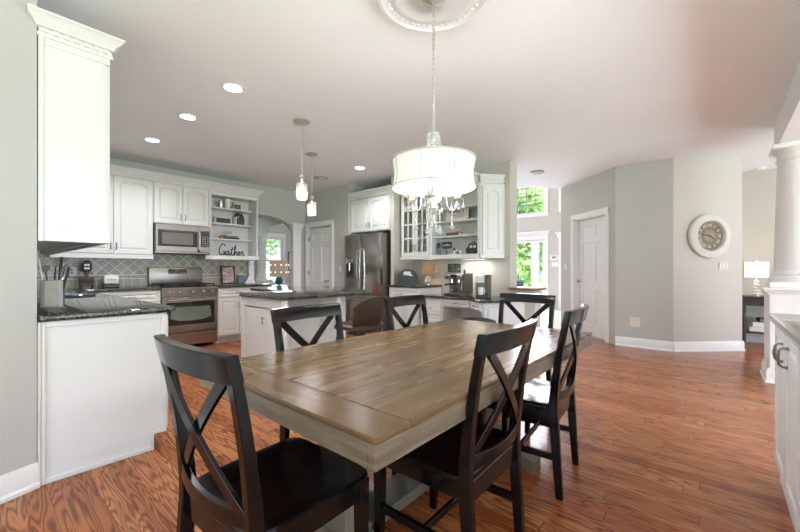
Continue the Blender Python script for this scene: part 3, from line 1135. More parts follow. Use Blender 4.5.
def cabinet(name, label, loc, rz, w, d, h, fronts, z0=0.0, toe=0.0, cat='cabinet', mat=None, arch=0.045, body=True, group=None):
    """fronts: list of (kind, x0, x1, z0, z1, hw) kind door|drawer; hw = pull side 'l','r','k','h',None"""
    t = thing(name, label, cat, (loc[0], loc[1], loc[2] + z0), rz, group)
    mat = mat or M['cab']
    if body:
        mb = MB()
        if toe:
            mb.prism_x([(0.075, 0), (d, 0), (d, h), (0.0, h), (0.0, 0.1), (0.075, 0.1)], 0, w)
        else:
            mb.box(0, w, 0, d, 0, h, 0.002)
        mb.build('carcass', mat, t)
    for kind, x0, x1, a, b_, hw in fronts:
        mb = MB()
        fr = 0.055 if kind == 'door' else 0.032
        front_loops(mb, x0, x1, a, b_, -0.0005, arch if kind == 'door' else 0.0, fr)
        o = mb.build('door' if kind == 'door' else 'drawer', mat, t)
        if hw == 'l':
            pull(o, x0 + 0.028, (a + 0.1) if z0 > 1 else (b_ - 0.12))
        elif hw == 'r':
            pull(o, x1 - 0.028, (a + 0.1) if z0 > 1 else (b_ - 0.12))
        elif hw == 'k':
            knob(o, (x0 + x1) / 2, (a + b_) / 2)
        elif hw == 'h':
            pull(o, (x0 + x1) / 2, (a + b_) / 2, horiz=True)
    return t


def crown(mb, x0, x1, y0, y1, z0, front=True, left=True, right=True, H=0.12, dent=True):
    """crown moulding on a box footprint, front is y0"""
    prof = [(0.0, 0.012), (0.02, 0.012), (0.024, 0.004), (0.048, 0.004), (0.052, 0.018), (0.07, 0.024), (0.095, 0.06), (0.105, 0.066), (0.108, 0.072), (H, 0.072)]
    loops = []
    for z, e in prof:
        fx, lx, rx = e if front else 0, e if left else 0, e if right else 0
        loops.append([(x0 - lx, y0 - fx, z0 + z), (x1 + rx, y0 - fx, z0 + z), (x1 + rx, y1, z0 + z), (x0 - lx, y1, z0 + z)])
    mb.loft(loops)
    if dent:
        n = int((x1 - x0) / 0.045)
        for k in range(n):
            x = x0 + (k + 0.5) * (x1 - x0) / n
            mb.box(x - 0.013, x + 0.013, y0 - 0.014, y0, z0 + 0.025, z0 + 0.047)
        for flag, xa in ((left, x0), (right, x1)):
            if flag:
                n2 = int((y1 - y0) / 0.045)
                for k in range(n2):
                    y = y0 + (k + 0.5) * (y1 - y0) / n2
                    mb.box(xa - 0.014 if xa == x0 else xa, xa if xa == x0 else xa + 0.014, y - 0.013, y + 0.013, z0 + 0.025, z0 + 0.047)
    return mb


# ---- left run, base: cabinet whose end panel faces the camera
t = thing('base_cabinet', 'white base cabinet whose blank end panel faces the dining table', 'cabinet', (0.24, 2.755, 0))
mb = MB()
mb.prism_y([(0, 0), (0.517, 0), (0.517, 0.1), (0.59, 0.1), (0.59, 0.875), (0, 0.875)], 0.004, 1.0)
mb.build('carcass', M['cab'], t)
mb = MB()
mb.box(0.0, 0.018, -0.014, 0.004, 0, 0.875, 0.003)
mb.box(0.565, 0.595, -0.014, 0.004, 0.1, 0.875, 0.003)
mb.box(0.018, 0.565, -0.014, 0.004, 0.845, 0.875, 0.003)
mb.box(0.018, 0.52, -0.012, 0.004, 0.0, 0.028, 0.003)
mb.box(0.505, 0.5225, -0.0125, 0.0035, 0.001, 0.1185, 0.002)
mb.box(0.524, 0.5945, -0.0115, 0.003, 0.1005, 0.1175, 0.002)
mb.build('end_panel_trim', M['cab'], t)
mb = MB()
mb.box(-0.012, -0.0, -0.02, 0.01, 0, 0.875, 0.003)
mb.build('scribe_strip', paint('beige_strip', srgb(222, 214, 202), 0.5), t)
for a, b_ in ((0.01, 0.49), (0.51, 0.99)):
    mb = MB().at((0.59, 0, 0), PI / 2)
    front_loops(mb, a, b_, 0.12, 0.70, -0.0005, 0.0)
    o = mb.build('door', M['cab'], t)
    mb = MB().at((0.59, 0, 0), PI / 2)
    front_loops(mb, a, b_, 0.715, 0.86, -0.0005, 0.0, 0.03)
    mb.build('drawer', M['cab'], t)
cabinet('base_cabinet', 'white base cabinet of the left run, second behind the blank end panel', (0.83, 3.76, 0), PI / 2, 1.0, 0.59, 0.875,
        [('door', 0.01, 0.49, 0.12, 0.86, 'r'), ('door', 0.51, 0.99, 0.12, 0.86, 'l')], toe=1, arch=0)
cabinet('base_cabinet', 'white base cabinet of the left run nearest the range wall', (0.83, 4.765, 0), PI / 2, 1.1, 0.59, 0.875,
        [('door', 0.01, 0.54, 0.12, 0.86, 'r'), ('door', 0.56, 1.09, 0.12, 0.86, 'l')], toe=1, arch=0)
cabinet('base_cabinet', 'white base cabinet just left of the range, behind the left counter', (0.86, 5.9, 0), 0, 0.858, 0.615, 0.875,
        [('drawer', 0.2, 0.85, 0.715, 0.86, 'h'), ('door', 0.2, 0.52, 0.12, 0.70, 'r'), ('door', 0.53, 0.85, 0.12, 0.70, 'l')], toe=1, arch=0)
mb = MB()
mb.prism([(0.235, 2.715), (0.86, 2.715), (0.885, 2.74), (0.885, 5.86), (1.718, 5.86), (1.718, 6.517), (0.235, 6.517)], 0.876, 0.914, 0.012)
tag(mb.build('countertop', M['granite']), 'dark polished granite countertop on the left run, with the knife holder', 'countertop')
# ---- left run uppers
t = thing('wall_cabinet', 'tall white wall cabinet hanging at the left, its blank side facing us', 'cabinet', (0.236, 2.755, 0))
mb = MB()
mb.box(0.0, 0.283, 0.003, 3.0, 1.372, 2.41)
mb.build('carcass', M['cab'], t)
mb = MB()
mb.box(-0.006, 0.016, -0.012, 0.012, 1.31, 2.41, 0.003)
mb.box(0.016, 0.28, -0.004, 0.006, 1.40, 2.37)
mb.box(0.016, 0.302, -0.008, 0.02, 1.312, 1.385, 0.003)
mb.box(0.016, 0.302, -0.008, 0.006, 2.37, 2.41, 0.003)
mb.box(0.287, 0.302, 0.02, 3.0, 1.312, 1.372, 0.003)
mb.box(0.263, 0.283, 0.02, 3.0, 1.33, 1.372)
mb.build('trim', M['cab'], t)
for k in range(6):
    mb = MB().at((0.284, 0, 0), PI / 2)
    front_loops(mb, 0.012 + k * 0.497, 0.5 + k * 0.497, 1.38, 2.39, -0.0005, 0.045)
    o = mb.build('door', M['cab'], t)
    mb2 = MB()
    mb2.box(0.302, 0.323, 0.04 + k * 0.497 if k % 2 else 0.45 + k * 0.497, 0.05 + k * 0.497 if k % 2 else 0.46 + k * 0.497, 1.44, 1.53, 0.004)
    mb2.build('handle', M['nickel'], o)
mb = MB()
# crown turned so that its front runs along the run's front (+x), end return to the camera
loops = []
for z, e in [(0.0, 0.012), (0.02, 0.012), (0.024, 0.004), (0.048, 0.004), (0.052, 0.018), (0.07, 0.024), (0.095, 0.05), (0.105, 0.056), (0.108, 0.062), (0.12, 0.062)]:
    loops.append([(0.0 - min(e, 0.05), -e, 2.41 + z), (0.302 + e, -e, 2.41 + z), (0.302 + e, 3.0, 2.41 + z), (0.0 - min(e, 0.05), 3.0, 2.41 + z)])
mb.loft(loops)
for k in range(7):
    x = 0.022 + k * 0.043
    mb.box(x - 0.013, x + 0.013, -0.014, 0, 2.435, 2.457)
for k in range(40):
    y = 0.03 + k * 0.045
    mb.box(0.302, 0.316, y - 0.013, y + 0.013, 2.435, 2.457)
mb.build('crown', M['cab'], t)

# ---- range wall uppers (fronts at Y=6.2)
FY = 6.2
cabinet('wall_cabinet', 'white wall cabinet left of the microwave with two arched doors', (0.62, FY, 0), 0, 1.09, 0.32, 1.07,
        [('door', 0.16, 0.62, 0.008, 1.06, 'r'), ('door', 0.628, 1.083, 0.008, 1.06, 'l')], z0=1.372)
mb = MB()
mb.box(0.62, 1.712, FY - 0.02, FY - 0.003, 1.312, 1.371, 0.003)
mb.box(1.695, 1.711, FY - 0.003, 6.517, 1.312, 1.371)
tag(mb.build('light_rail', M['cab']), 'white rail strip under the wall cabinet left of the microwave', 'rail')
cabinet('wall_cabinet', 'short white wall cabinet above the microwave with two arched doors', (1.714, FY, 0), 0, 0.762, 0.32, 0.6,
        [('door', 0.006, 0.377, 0.01, 0.59, 'r'), ('door', 0.385, 0.756, 0.01, 0.59, 'l')], z0=1.842)
t = thing('shelf_unit', 'open white wall shelf unit right of the microwave with small decor', 'shelf', (2.48, FY, 0))
mb = MB()
mb.box(0, 0.025, 0, 0.317, 1.37, 2.44, 0.002)
mb.box(0.815, 0.84, 0, 0.317, 1.37, 2.44, 0.002)
mb.box(0, 0.04, -0.016, 0.0, 1.37, 2.44, 0.002)
mb.box(0.025, 0.815, 0.3, 0.317, 1.37, 2.44)
mb.box(0.025, 0.815, 0, 0.317, 2.38, 2.44)
mb.build('carcass', M['cab'], t)
for z in (1.675, 1.932, 2.19):
    mb = MB()
    mb.prism([(0.025, 0.0), (0.62, 0.0), (0.72, 0.03), (0.79, 0.1), (0.815, 0.16), (0.815, 0.3), (0.025, 0.3)], z - 0.022, z, 0.004)
    mb.build('shelf', M['cab'], t)
mb = MB()
mb.box(-0.06, 0.845, -0.035, 0.317, 1.325, 1.395, 0.006)
mb.build('bottom_ledge', M['cab'], t)
mb = MB()
crown(mb, 0.60, 3.32, FY - 0.02, 6.515, 2.441, left=False)
tag(mb.build('crown_molding', M['cab']), 'white dentil crown moulding along the range wall cabinets', 'moulding')
# side board and trim at the end of the backsplash
mb = MB()
mb.box(3.28, 3.37, 6.44, 6.517, 0.915, 1.324, 0.004)
tag(mb.build('corner_post', M['trim']), 'short white post under the right end of the open shelves', 'post')

# ---- microwave
t = thing('microwave', 'stainless over-the-range microwave with curved handle', 'microwave', (1.716, 6.12, 1.405))
mb = MB()
mb.box(0, 0.757, 0.02, 0.397, 0, 0.43, 0.004)
mb.build('body', M['steeld'], t)
mb = MB()
mb.box(0.0, 0.595, -0.012, 0.02, 0.025, 0.425, 0.006)
d = mb.build('door', M['steelm'], t)
mb = MB()
mb.box(0.03, 0.555, -0.016, -0.011, 0.10, 0.34, 0.004)
mb.build('window_glass', M['blackgl'], d)
mb = MB()
mb.box(0.08, 0.50, -0.018, -0.0155, 0.13, 0.305, 0.003)
mb.build('window_mesh', paint('microwave_mesh', srgb(108, 104, 96), 0.35), d)
mb = MB()
mb.tube([(0.575, -0.01, 0.04), (0.575, -0.05, 0.06), (0.577, -0.065, 0.22), (0.575, -0.05, 0.38), (0.575, -0.01, 0.4)], 0.012, 10)
mb.build('handle', M['chrome'], d)
mb = MB()
mb.box(0.597, 0.757, -0.012, 0.02, 0.025, 0.425, 0.006)
c = mb.build('control_panel', M['steelm'], t)
mb = MB()
mb.box(0.61, 0.735, -0.015, -0.011, 0.11, 0.36, 0.003)
k = mb.build('keypad', M['blackgl'], c)
mb = MB()
for i in range(3):
    for j in range(5):
        mb.box(0.625 + i * 0.036, 0.65 + i * 0.036, -0.017, -0.0145, 0.125 + j * 0.034, 0.145 + j * 0.034)
mb.build('button', M['grey'], c)
mb = MB()
mb.box(0.0, 0.757, -0.0, 0.39, -0.008, 0.0)
mb.build('vent_grille', M['black'], t)

# ---- range
t = thing('range', 'stainless gas range with black oven window and five knobs', 'stove', (1.724, 5.87, 0))
mb = MB()
mb.box(0.0, 0.761, 0.03, 0.64, 0.05, 0.905, 0.003)
for x in (0.05, 0.71):
    for y in (0.08, 0.58):
        mb.cyl((x, y, 0), (x, y, 0.05), 0.018)
mb.build('body', M['steeld'], t)
mb = MB()
mb.box(0.004, 0.757, 0.0, 0.03, 0.055, 0.245, 0.008)
o = mb.build('drawer', M['steel'], t)
mb = MB()
mb.box(0.004, 0.757, -0.01, 0.03, 0.255, 0.765, 0.008)
d = mb.build('oven_door', M['steel'], t)
mb = MB()
mb.box(0.055, 0.706, -0.014, -0.009, 0.36, 0.69, 0.004)
mb.build('oven_window', M['blackgl'], d)
mb = MB()
mb.prism_y([(0.12, 0.62), (0.64, 0.62), (0.66, 0.46), (0.55, 0.425), (0.38, 0.415), (0.21, 0.425), (0.10, 0.46)], -0.0165, -0.0135)
mb.build('inner_glass', paint('oven_inner_glass', srgb(120, 128, 118), 0.08, 0.1), d)
mb = MB()
mb.tube([(0.06, -0.008, 0.725), (0.07, -0.05, 0.725), (0.38, -0.055, 0.72), (0.69, -0.05, 0.725), (0.70, -0.008, 0.725)], 0.013, 10)
mb.build('handle', M['chrome'], d)
mb = MB()
mb.prism_x([(0.0, 0.775), (0.03, 0.775), (0.06, 0.905), (0.012, 0.905), (-0.012, 0.875)], 0.0, 0.761)
c = mb.build('control_panel', M['steel'], t)
for i, x in enumerate((0.1, 0.22, 0.40, 0.56, 0.67)):
    mb = MB()
    mb.cyl((x, -0.004, 0.835), (x, -0.032, 0.83), 0.024, 0.021, 16)
    mb.cyl((x, -0.032, 0.83), (x, -0.04, 0.829), 0.021, 0.012, 16)
    mb.build('knob', M['chrome'], c)
mb = MB()
mb.box(0.0, 0.761, 0.01, 0.58, 0.905, 0.918, 0.004)
mb.build('cooktop', M['blackgl'], t)
for gx in (0.03, 0.27, 0.51):
    mb = MB()
    for yy in (0.05, 0.28, 0.53):
        mb.box(gx, gx + 0.22, yy, yy + 0.014, 0.935, 0.952)
    for xx in (gx, gx + 0.103, gx + 0.206):
        mb.box(xx, xx + 0.014, 0.05, 0.544, 0.935, 0.952)
    for xx in (gx, gx + 0.206):
        for yy in (0.05, 0.53):
            mb.box(xx, xx + 0.014, yy, yy + 0.014, 0.917, 0.94)
    mb.build('grate', M['iron'], t)
for bx, by in ((0.14, 0.17), (0.14, 0.41), (0.38, 0.29), (0.62, 0.17), (0.62, 0.41)):
    mb = MB()
    mb.lathe([(0.045, 0.917), (0.045, 0.925), (0.03, 0.93), (0.03, 0.934), (0, 0.934)], (bx, by, 0), 16)
    mb.build('burner', M['black'], t)
mb = MB()
mb.box(0.0, 0.761, 0.58, 0.64, 0.905, 1.195, 0.012, 2)
g = mb.build('backguard', M['steelm'], t)
mb = MB()
mb.box(0.26, 0.52, 0.576, 0.581, 1.10, 1.165, 0.004)
dp = mb.build('display', M['blackgl'], g)
mb = MB()
for i in range(6):
    mb.box(0.275 + i * 0.04, 0.30 + i * 0.04, 0.5745, 0.5765, 1.112, 1.128)
for i, x in enumerate((0.36, 0.385, 0.41)):
    mb.box(x, x + 0.014, 0.5745, 0.5765, 1.138, 1.155)
mb.build('button', M['grey'], g)

# ---- base cabinet right of range
cabinet('base_cabinet', 'white base cabinet between the range and the arch', (2.49, 5.92, 0), 0, 0.86, 0.595, 0.875,
        [('drawer', 0.012, 0.66, 0.725, 0.865, 'h'), ('door', 0.012, 0.35, 0.13, 0.71, 'r'), ('door', 0.358, 0.66, 0.13, 0.71, 'l'), ('drawer', 0.675, 0.85, 0.725, 0.865, None)], toe=1, arch=0)
mb = MB()
mb.prism([(2.488, 5.87), (3.4, 5.87), (3.42, 5.9), (3.42, 6.517), (2.488, 6.517)], 0.876, 0.914, 0.012)
tag(mb.build('countertop', M['granite']), 'dark granite countertop between range and arch, with the standing picture', 'countertop')

# ---- island
t = thing('island_cabinet', 'white kitchen island base with a raised end panel', 'island', (0, 0, 0))
mb = MB()
mb.prism([(1.90, 3.30), (2.85, 3.30), (3.45, 4.45), (2.55, 4.6), (2.5, 3.84), (1.90, 3.84)], 0.1, 0.875)
mb.prism([(1.94, 3.34), (2.83, 3.34), (3.4, 4.4), (2.6, 4.52), (2.55, 3.80), (1.94, 3.80)], 0.0, 0.1)
mb.build('carcass', M['cab'], t)
mb = MB().at((1.90, 3.85, 0), -PI / 2)
mb.box(0, 0.85, -0.03, 0.0, 0.0, 0.875, 0.003)
ep = mb.build('end_panel', M['cab'], t)
mb = MB().at((1.87, 3.85, 0), -PI / 2)
front_loops(mb, 0.03, 0.82, 0.06, 0.86, 0.0, 0.0, 0.07, 0.014)
mb.build('raised_panel', M['cab'], ep)
mb = MB()
mb.box(2.5, 2.56, 3.02, 3.32, 0.70, 0.875, 0.01)
mb.box(2.48, 2.58, 3.2, 3.32, 0.5, 0.7, 0.01)
mb.build('bracket', M['cab'], t)
mb = MB()
mb.prism([(1.82, 2.985), (2.93, 2.975), (3.0, 3.01), (3.62, 4.32), (3.55, 4.6), (2.50, 4.82), (2.44, 4.76), (2.44, 3.89), (1.875, 3.89), (1.845, 3.84)], 0.876, 0.914, 0.013)
tag(mb.build('countertop', M['granite']), 'dark glossy granite top of the kitchen island', 'countertop')


def plate(name, label, cat, loc, rz, w, h, kind, mat=None):
    """wall plate: front faces -y"""
    t = thing(name, label, cat, loc, rz)
    mb = MB()
    mb.box(-w / 2, w / 2, -0.006, 0.0, -h / 2, h / 2, 0.002)
    p = mb.build('cover_plate', mat or M['white'], t)
    if kind == 'outlet':
        for z in (-0.02, 0.02):
            mb = MB()
            mb.lathe([(0.016, 0.0), (0.016, 0.003), (0.0, 0.003)], (0, 0, 0), 12)
            bmesh.ops.rotate(mb.bm, verts=mb.bm.verts, cent=(0, 0, 0), matrix=Matrix.Rotation(PI / 2, 3, 'X'))
            bmesh.ops.translate(mb.bm, verts=mb.bm.verts, vec=(0, -0.006, z))
            mb.build('socket', M['grey'], t)
    elif kind.startswith('switch'):
        n = int(kind[6:])
        for i in range(n):
            x = (i - (n - 1) / 2) * 0.045
            mb = MB()
            mb.box(x - 0.015, x + 0.015, -0.012, -0.005, -0.032, 0.032, 0.002)
            mb.build('rocker', M['paper'], t)
    return t


plate('wall_outlet', 'white outlet on the island end panel', 'outlet', (1.856, 3.37, 0.66), -PI / 2, 0.075, 0.115, 'outlet')

# ---- fridge and its cabinet (front faces -X)
t = thing('refrigerator', 'stainless french-door refrigerator with a water dispenser', 'refrigerator', (4.4, 5.145, 0), -PI / 2)
mb = MB()
mb.box(0.005, 0.905, 0.075, 0.78, 0.02, 1.775, 0.004)
mb.box(0.03, 0.88, 0.1, 0.7, 0.0, 0.03)
mb.build('body', M['steeld'], t)


def fridge_front(x0, x1, z0, z1):
    mb = MB()
    n = 10
    pts = []
    cx = 0.455
    for i in range(n + 1):
        x = x0 + (x1 - x0) * i / n
        e = 0.022 * (1 - ((x - cx) / 0.46) ** 2)
        ed = min(x - x0, x1 - x)
        pts.append((x, 0.012 - e + (0.008 if ed < 0.004 else 0.0)))
    pts += [(x1, 0.07), (x0, 0.07)]
    mb.prism(pts, z0, z1, 0.004)
    return mb


dl = fridge_front(0.004, 0.453, 0.73, 1.78).build('door', M['steel'], t)
dr = fridge_front(0.459, 0.908, 0.73, 1.78).build('door', M['steel'], t)
fz = fridge_front(0.004, 0.908, 0.06, 0.72).build('freezer_drawer', M['steel'], t)
for o, x in ((dl, 0.425), (dr, 0.488)):
    mb = MB()
    mb.tube([(x, -0.01, 0.80), (x, -0.05, 0.83), (x, -0.068, 1.15), (x, -0.05, 1.5), (x, -0.01, 1.53)], [0.012, 0.013, 0.014, 0.013, 0.012], 10)
    mb.build('handle', M['chrome'], o)
mb = MB()
mb.tube([(0.1, -0.005, 0.64), (0.12, -0.05, 0.645), (0.455, -0.065, 0.645), (0.79, -0.05, 0.645), (0.81, -0.005, 0.64)], 0.013, 10)
mb.build('handle', M['chrome'], fz)
mb = MB()
mb.box(0.09, 0.27, -0.016, 0.01, 1.02, 1.37, 0.006)
dsp = mb.build('dispenser', M['black'], dl)
mb = MB()
mb.box(0.10, 0.26, -0.02, -0.015, 1.28, 1.36, 0.004)
mb.cyl((0.18, -0.02, 1.14), (0.18, -0.02, 1.28), 0.02, n=12)
mb.box(0.11, 0.25, -0.03, -0.015, 1.03, 1.045, 0.003)
mb.build('dispenser_panel', M['steel'], dl)
cabinet('wall_cabinet', 'white two-door cabinet above the refrigerator with crown', (4.6, 5.17, 0), -PI / 2, 0.975, 0.6, 0.6,
        [('door', 0.012, 0.482, 0.012, 0.588, 'r'), ('door', 0.492, 0.962, 0.012, 0.588, 'l')], z0=1.838)
t = thing('crown_molding', 'white dentil crown moulding on the cabinet above the refrigerator', 'moulding', (4.6, 5.17, 0), -PI / 2)
mb = MB()
crown(mb, 0.0, 0.975, -0.02, 0.6, 2.44, left=False)
mb.build('moulding', M['cab'], t)

# ---- hutch
GY0, GY1 = 4.07, 3.483
t = thing('glass_cabinet', 'white wall cabinet with two gridded glass doors beside the hutch shelves', 'cabinet', (4.77, GY0, 0), -PI / 2)
W = GY0 - GY1
mb = MB()
mb.box(0, 0.018, 0, 0.327, 1.37, 2.44)
mb.box(W - 0.018, W, 0, 0.327, 1.37, 2.44)
mb.box(0.018, W - 0.018, 0.31, 0.327, 1.37, 2.44)
mb.box(0.018, W - 0.018, 0, 0.327, 1.37, 1.388)
mb.box(0.018, W - 0.018, 0, 0.327, 2.40, 2.44)
mb.box(W / 2 - 0.015, W / 2 + 0.015, 0, 0.02, 1.388, 2.40)
mb.build('carcass', M['cab'], t)
for z in (1.66, 1.93, 2.17):
    mb = MB()
    mb.box(0.018, W - 0.018, 0.03, 0.31, z - 0.008, z)
    mb.build('shelf', M['cab'], t)
for x0, x1, hx in ((0.004, W / 2 - 0.003, W / 2 - 0.03), (W / 2 + 0.003, W - 0.004, W / 2 + 0.03)):
    mb = MB()
    f = 0.05
    mb.box(x0, x0 + f, -0.02, -0.001, 1.38, 2.43, 0.002)
    mb.box(x1 - f, x1, -0.02, -0.001, 1.38, 2.43, 0.002)
    mb.box(x0 + f, x1 - f, -0.02, -0.001, 1.38, 1.445, 0.002)
    mb.box(x0 + f, x1 - f, -0.02, -0.001, 2.37, 2.43, 0.002)
    xm = (x0 + x1) / 2
    mb.box(xm - 0.01, xm + 0.01, -0.018, -0.003, 1.445, 2.37)
    for k in range(1, 4):
        z = 1.445 + k * 0.925 / 4
        mb.box(x0 + f, x1 - f, -0.018, -0.003, z - 0.01, z + 0.01)
    o = mb.build('door', M['cab'], t)
    mb = MB()
    mb.box(x0 + f, x1 - f, -0.011, -0.008, 1.445, 2.37)
    mb.build('pane', M['glass'], o)
    pull(o, hx, 1.52)
mb = MB()
mb.box(-0.015, W + 0.01, -0.035, 0.327, 1.325, 1.368, 0.008)
mb.build('bottom_rail', M['cab'], t)

SY0, SY1 = 3.48, 2.6
t = thing('shelf_unit', 'open white hutch shelves above the desk, between glass cabinet and end cabinet', 'shelf', (4.77, SY0, 0), -PI / 2)
W = SY0 - SY1
mb = MB()
mb.box(0.0, 0.02, 0, 0.327, 1.37, 2.44)
mb.box(W - 0.02, W, 0, 0.327, 1.37, 2.44)
mb.box(0.02, W - 0.02, 0.312, 0.327, 1.37, 2.44)
mb.box(0.02, W - 0.02, 0, 0.327, 2.38, 2.44)
mb.box(0.0, 0.045, -0.018, 0, 1.37, 2.44, 0.002)
mb.box(W - 0.03, W, -0.018, 0, 1.37, 2.44, 0.002)
mb.build('carcass', M['cab'], t)
for z in (1.68, 1.91, 2.115):
    mb = MB()
    mb.box(0.02, W - 0.02, 0.0, 0.312, z - 0.022, z, 0.003)
    mb.build('shelf', M['cab'], t)
mb = MB()
mb.box(0.012, W, -0.035, 0.327, 1.325, 1.392, 0.006)
mb.build('bottom_ledge', M['cab'], t)
# angled end cabinet
ea = Vector((4.77, 2.59))
eb = Vector((5.03, 2.372))
L = (eb - ea).length
t = thing('wall_cabinet', 'tall angled white end cabinet at the right of the hutch', 'cabinet', (ea.x, ea.y, 0), math.atan2(eb.y - ea.y, eb.x - ea.x))
a_ = -math.atan2(eb.y - ea.y, eb.x - ea.x)


def loc2(p):
    v = Vector((p[0] - ea.x, p[1] - ea.y))
    return (v.x * math.cos(a_) - v.y * math.sin(a_), v.x * math.sin(a_) + v.y * math.cos(a_))


mb = MB()
mb.prism([(0, 0), (L, 0), loc2((5.097, 2.372)), loc2((5.097, 2.59))], 1.335, 2.405)
mb.build('carcass', M['cab'], t)
mb = MB()
front_loops(mb, 0.03, L - 0.006, 1.385, 2.365, -0.0005, 0.05, 0.055)
mb.build('door', M['cab'], t)
mb = MB()
for z, h, e in ((2.405, 0.02, 0.012), (2.425, 0.03, 0.006), (2.455, 0.02, 0.018), (2.475, 0.025, 0.03), (2.50, 0.025, 0.045)):
    mb.box(-e * 0.6, L + e * 0.3, -0.018 - e, 0.05, z, z + h, 0.003)
for k in range(8):
    mb.box(0.02 + k * 0.044, 0.046 + k * 0.044, -0.032, -0.015, 2.428, 2.452)
mb.build('crown', M['cab'], t)
mb = MB()
mb.box(-0.005, L, -0.03, 0.0, 1.325, 1.385, 0.006)
mb.build('bottom_rail', M['cab'], t)
t = thing('crown_molding', 'white dentil crown moulding above the glass cabinet and hutch shelves', 'moulding', (4.77, 4.07, 0), -PI / 2)
mb = MB()
crown(mb, 0.0, 1.44, -0.02, 0.327, 2.441, left=False, right=False)
mb.build('moulding', M['cab'], t)

# coffee counter
cabinet('base_cabinet', 'white base cabinet with one drawer beside the refrigerator, under the lamp', (4.49, 4.105, 0), -PI / 2, 0.61, 0.605, 0.875,
        [('drawer', 0.015, 0.595, 0.69, 0.855, 'k'), ('door', 0.015, 0.30, 0.12, 0.67, None), ('door', 0.31, 0.595, 0.12, 0.67, None)], toe=1, arch=0)
mb = MB()
mb.box(4.455, 5.098, 3.465, 4.117, 0.876, 0.914, 0.01, 2)
tag(mb.build('countertop', M['granite']), 'short dark countertop beside the refrigerator, with the brown lamp', 'countertop')
# desk
mb = MB()
mb.prism([(5.098, 3.462), (4.46, 3.462), (4.46, 2.60), (4.19, 2.29), (4.20, 2.24), (4.39, 2.02), (5.098, 2.02)], 0.737, 0.772, 0.01)
tag(mb.build('countertop', M['granite']), 'lower dark desk top under the hutch, with the coffee machines', 'countertop')
cabinet('desk_drawer_unit', 'white drawer stack under the left of the desk top', (4.5, 3.455, 0), -PI / 2, 0.40, 0.59, 0.736,
        [('drawer', 0.03, 0.385, 0.49, 0.70, 'k'), ('drawer', 0.03, 0.385, 0.27, 0.475, 'k'), ('drawer', 0.03, 0.385, 0.06, 0.255, 'k')], cat='drawers')
t = thing('desk_cabinet', 'white desk front with pencil drawer, small angled drawer and angled end cabinet', 'cabinet', (0, 0, 0))
mb = MB()
mb.prism([(4.25, 2.285), (4.42, 2.07), (5.095, 2.07), (5.095, 2.28), (4.45, 2.35)], 0.0, 0.736)
mb.build('carcass', M['cab'], t)
mb = MB().at((4.25, 2.285, 0), math.atan2(-0.215, 0.17))
front_loops(mb, 0.015, 0.26, 0.08, 0.72, -0.0005, 0, 0.04)
mb.build('door', M['cab'], t)
da, db = Vector((4.5, 2.585)), Vector((4.245, 2.295))
L = (db - da).length
for loc_, ang_, w_, d_, i_ in (((4.5, 3.05, 0), -PI / 2, 0.45, 0.45, 0.006), ((da.x, da.y, 0), math.atan2(db.y - da.y, db.x - da.x), L, 0.2, 0.014)):
    mb = MB().at(loc_, ang_)
    front_loops(mb, i_, w_ - i_, 0.632, 0.728, -0.0005, 0, 0.02)
    o = mb.build('drawer', M['cab'], t)
    mb = MB().at(loc_, ang_)
    mb.box(0.0, w_, 0.0, d_, 0.62, 0.736)
    mb.build('drawer_box', M['cab'], o)
    mb = MB().at(loc_, ang_)
    mb.cyl((w_ / 2, -0.02, 0.68), (w_ / 2, -0.036, 0.68), 0.005, n=8)
    mb.sphere((w_ / 2, -0.041, 0.68), 0.013, 8)
    mb.build('knob', M['nickel'], o)
mb = MB()
mb.box(4.98, 5.0, 2.36, 3.05, 0.0, 0.735)
mb.build('back_panel', M['cab'], t)

# ---- right-hand cabinet in the foreground (faces +Y)
cabinet('base_cabinet', 'white base cabinet at the right edge with twin dark pulls', (2.895, -0.256, 0), PI, 0.81, 0.58, 0.875,
        [('door', 0.015, 0.408, 0.12, 0.865, None), ('door', 0.414, 0.80, 0.12, 0.865, None)], toe=0, arch=0)
for d_, x in zip([q for q in bpy.data.objects if q.parent and q.parent.get('label', '').startswith('white base cabinet at the right edge with twin') and q.name.startswith('door')], (0.335, 0.485)):
    pull(d_, x, 0.755)
cabinet('base_cabinet', 'white base cabinet at the right edge, nearest the viewer', (2.08, -0.256, 0), PI, 0.95, 0.58, 0.875,
        [('door', 0.015, 0.46, 0.12, 0.865, 'r'), ('door', 0.47, 0.94, 0.12, 0.865, 'l')], toe=0, arch=0)
mb = MB()
mb.prism([(0.9, -0.21), (2.91, -0.21), (2.94, -0.24), (2.94, -0.86), (0.9, -0.86)], 0.876, 0.914, 0.013)
tag(mb.build('countertop', paint('grey_quartz', srgb(112, 116, 110), 0.08, 0.15, 40, spec=0.6)), 'grey polished countertop at the right edge before the white column', 'countertop')

# ------------------------------------------------------------------ dining table
t = thing('dining_table', 'long weathered grey-brown plank dining table with thick edge', 'table', (1.65, 1.158, 0))
HX, HY, TZ = 1.014, 0.531, 0.745
mb = MB()
mb.box(-HX + 0.14, HX - 0.14, -HY, HY, TZ - 0.016, TZ, 0.003)
mb.build('tabletop', M['tabtop'], t)
for s in (-1, 1):
    mb = MB()
    xa, xb = sorted((s * HX, s * (HX - 0.138)))
    mb.box(xa, xb, -HY, HY, TZ - 0.016, TZ, 0.004)
    mb.build('breadboard_end', M['tabend'], t)
mb = MB()
mb.box(-HX + 0.002, HX - 0.002, -HY + 0.002, -HY + 0.03, TZ - 0.082, TZ - 0.017, 0.002)
mb.box(-HX + 0.002, HX - 0.002, HY - 0.03, HY - 0.002, TZ - 0.082, TZ - 0.017, 0.002)
mb.box(-HX + 0.002, -HX + 0.03, -HY + 0.03, HY - 0.03, TZ - 0.082, TZ - 0.017, 0.002)
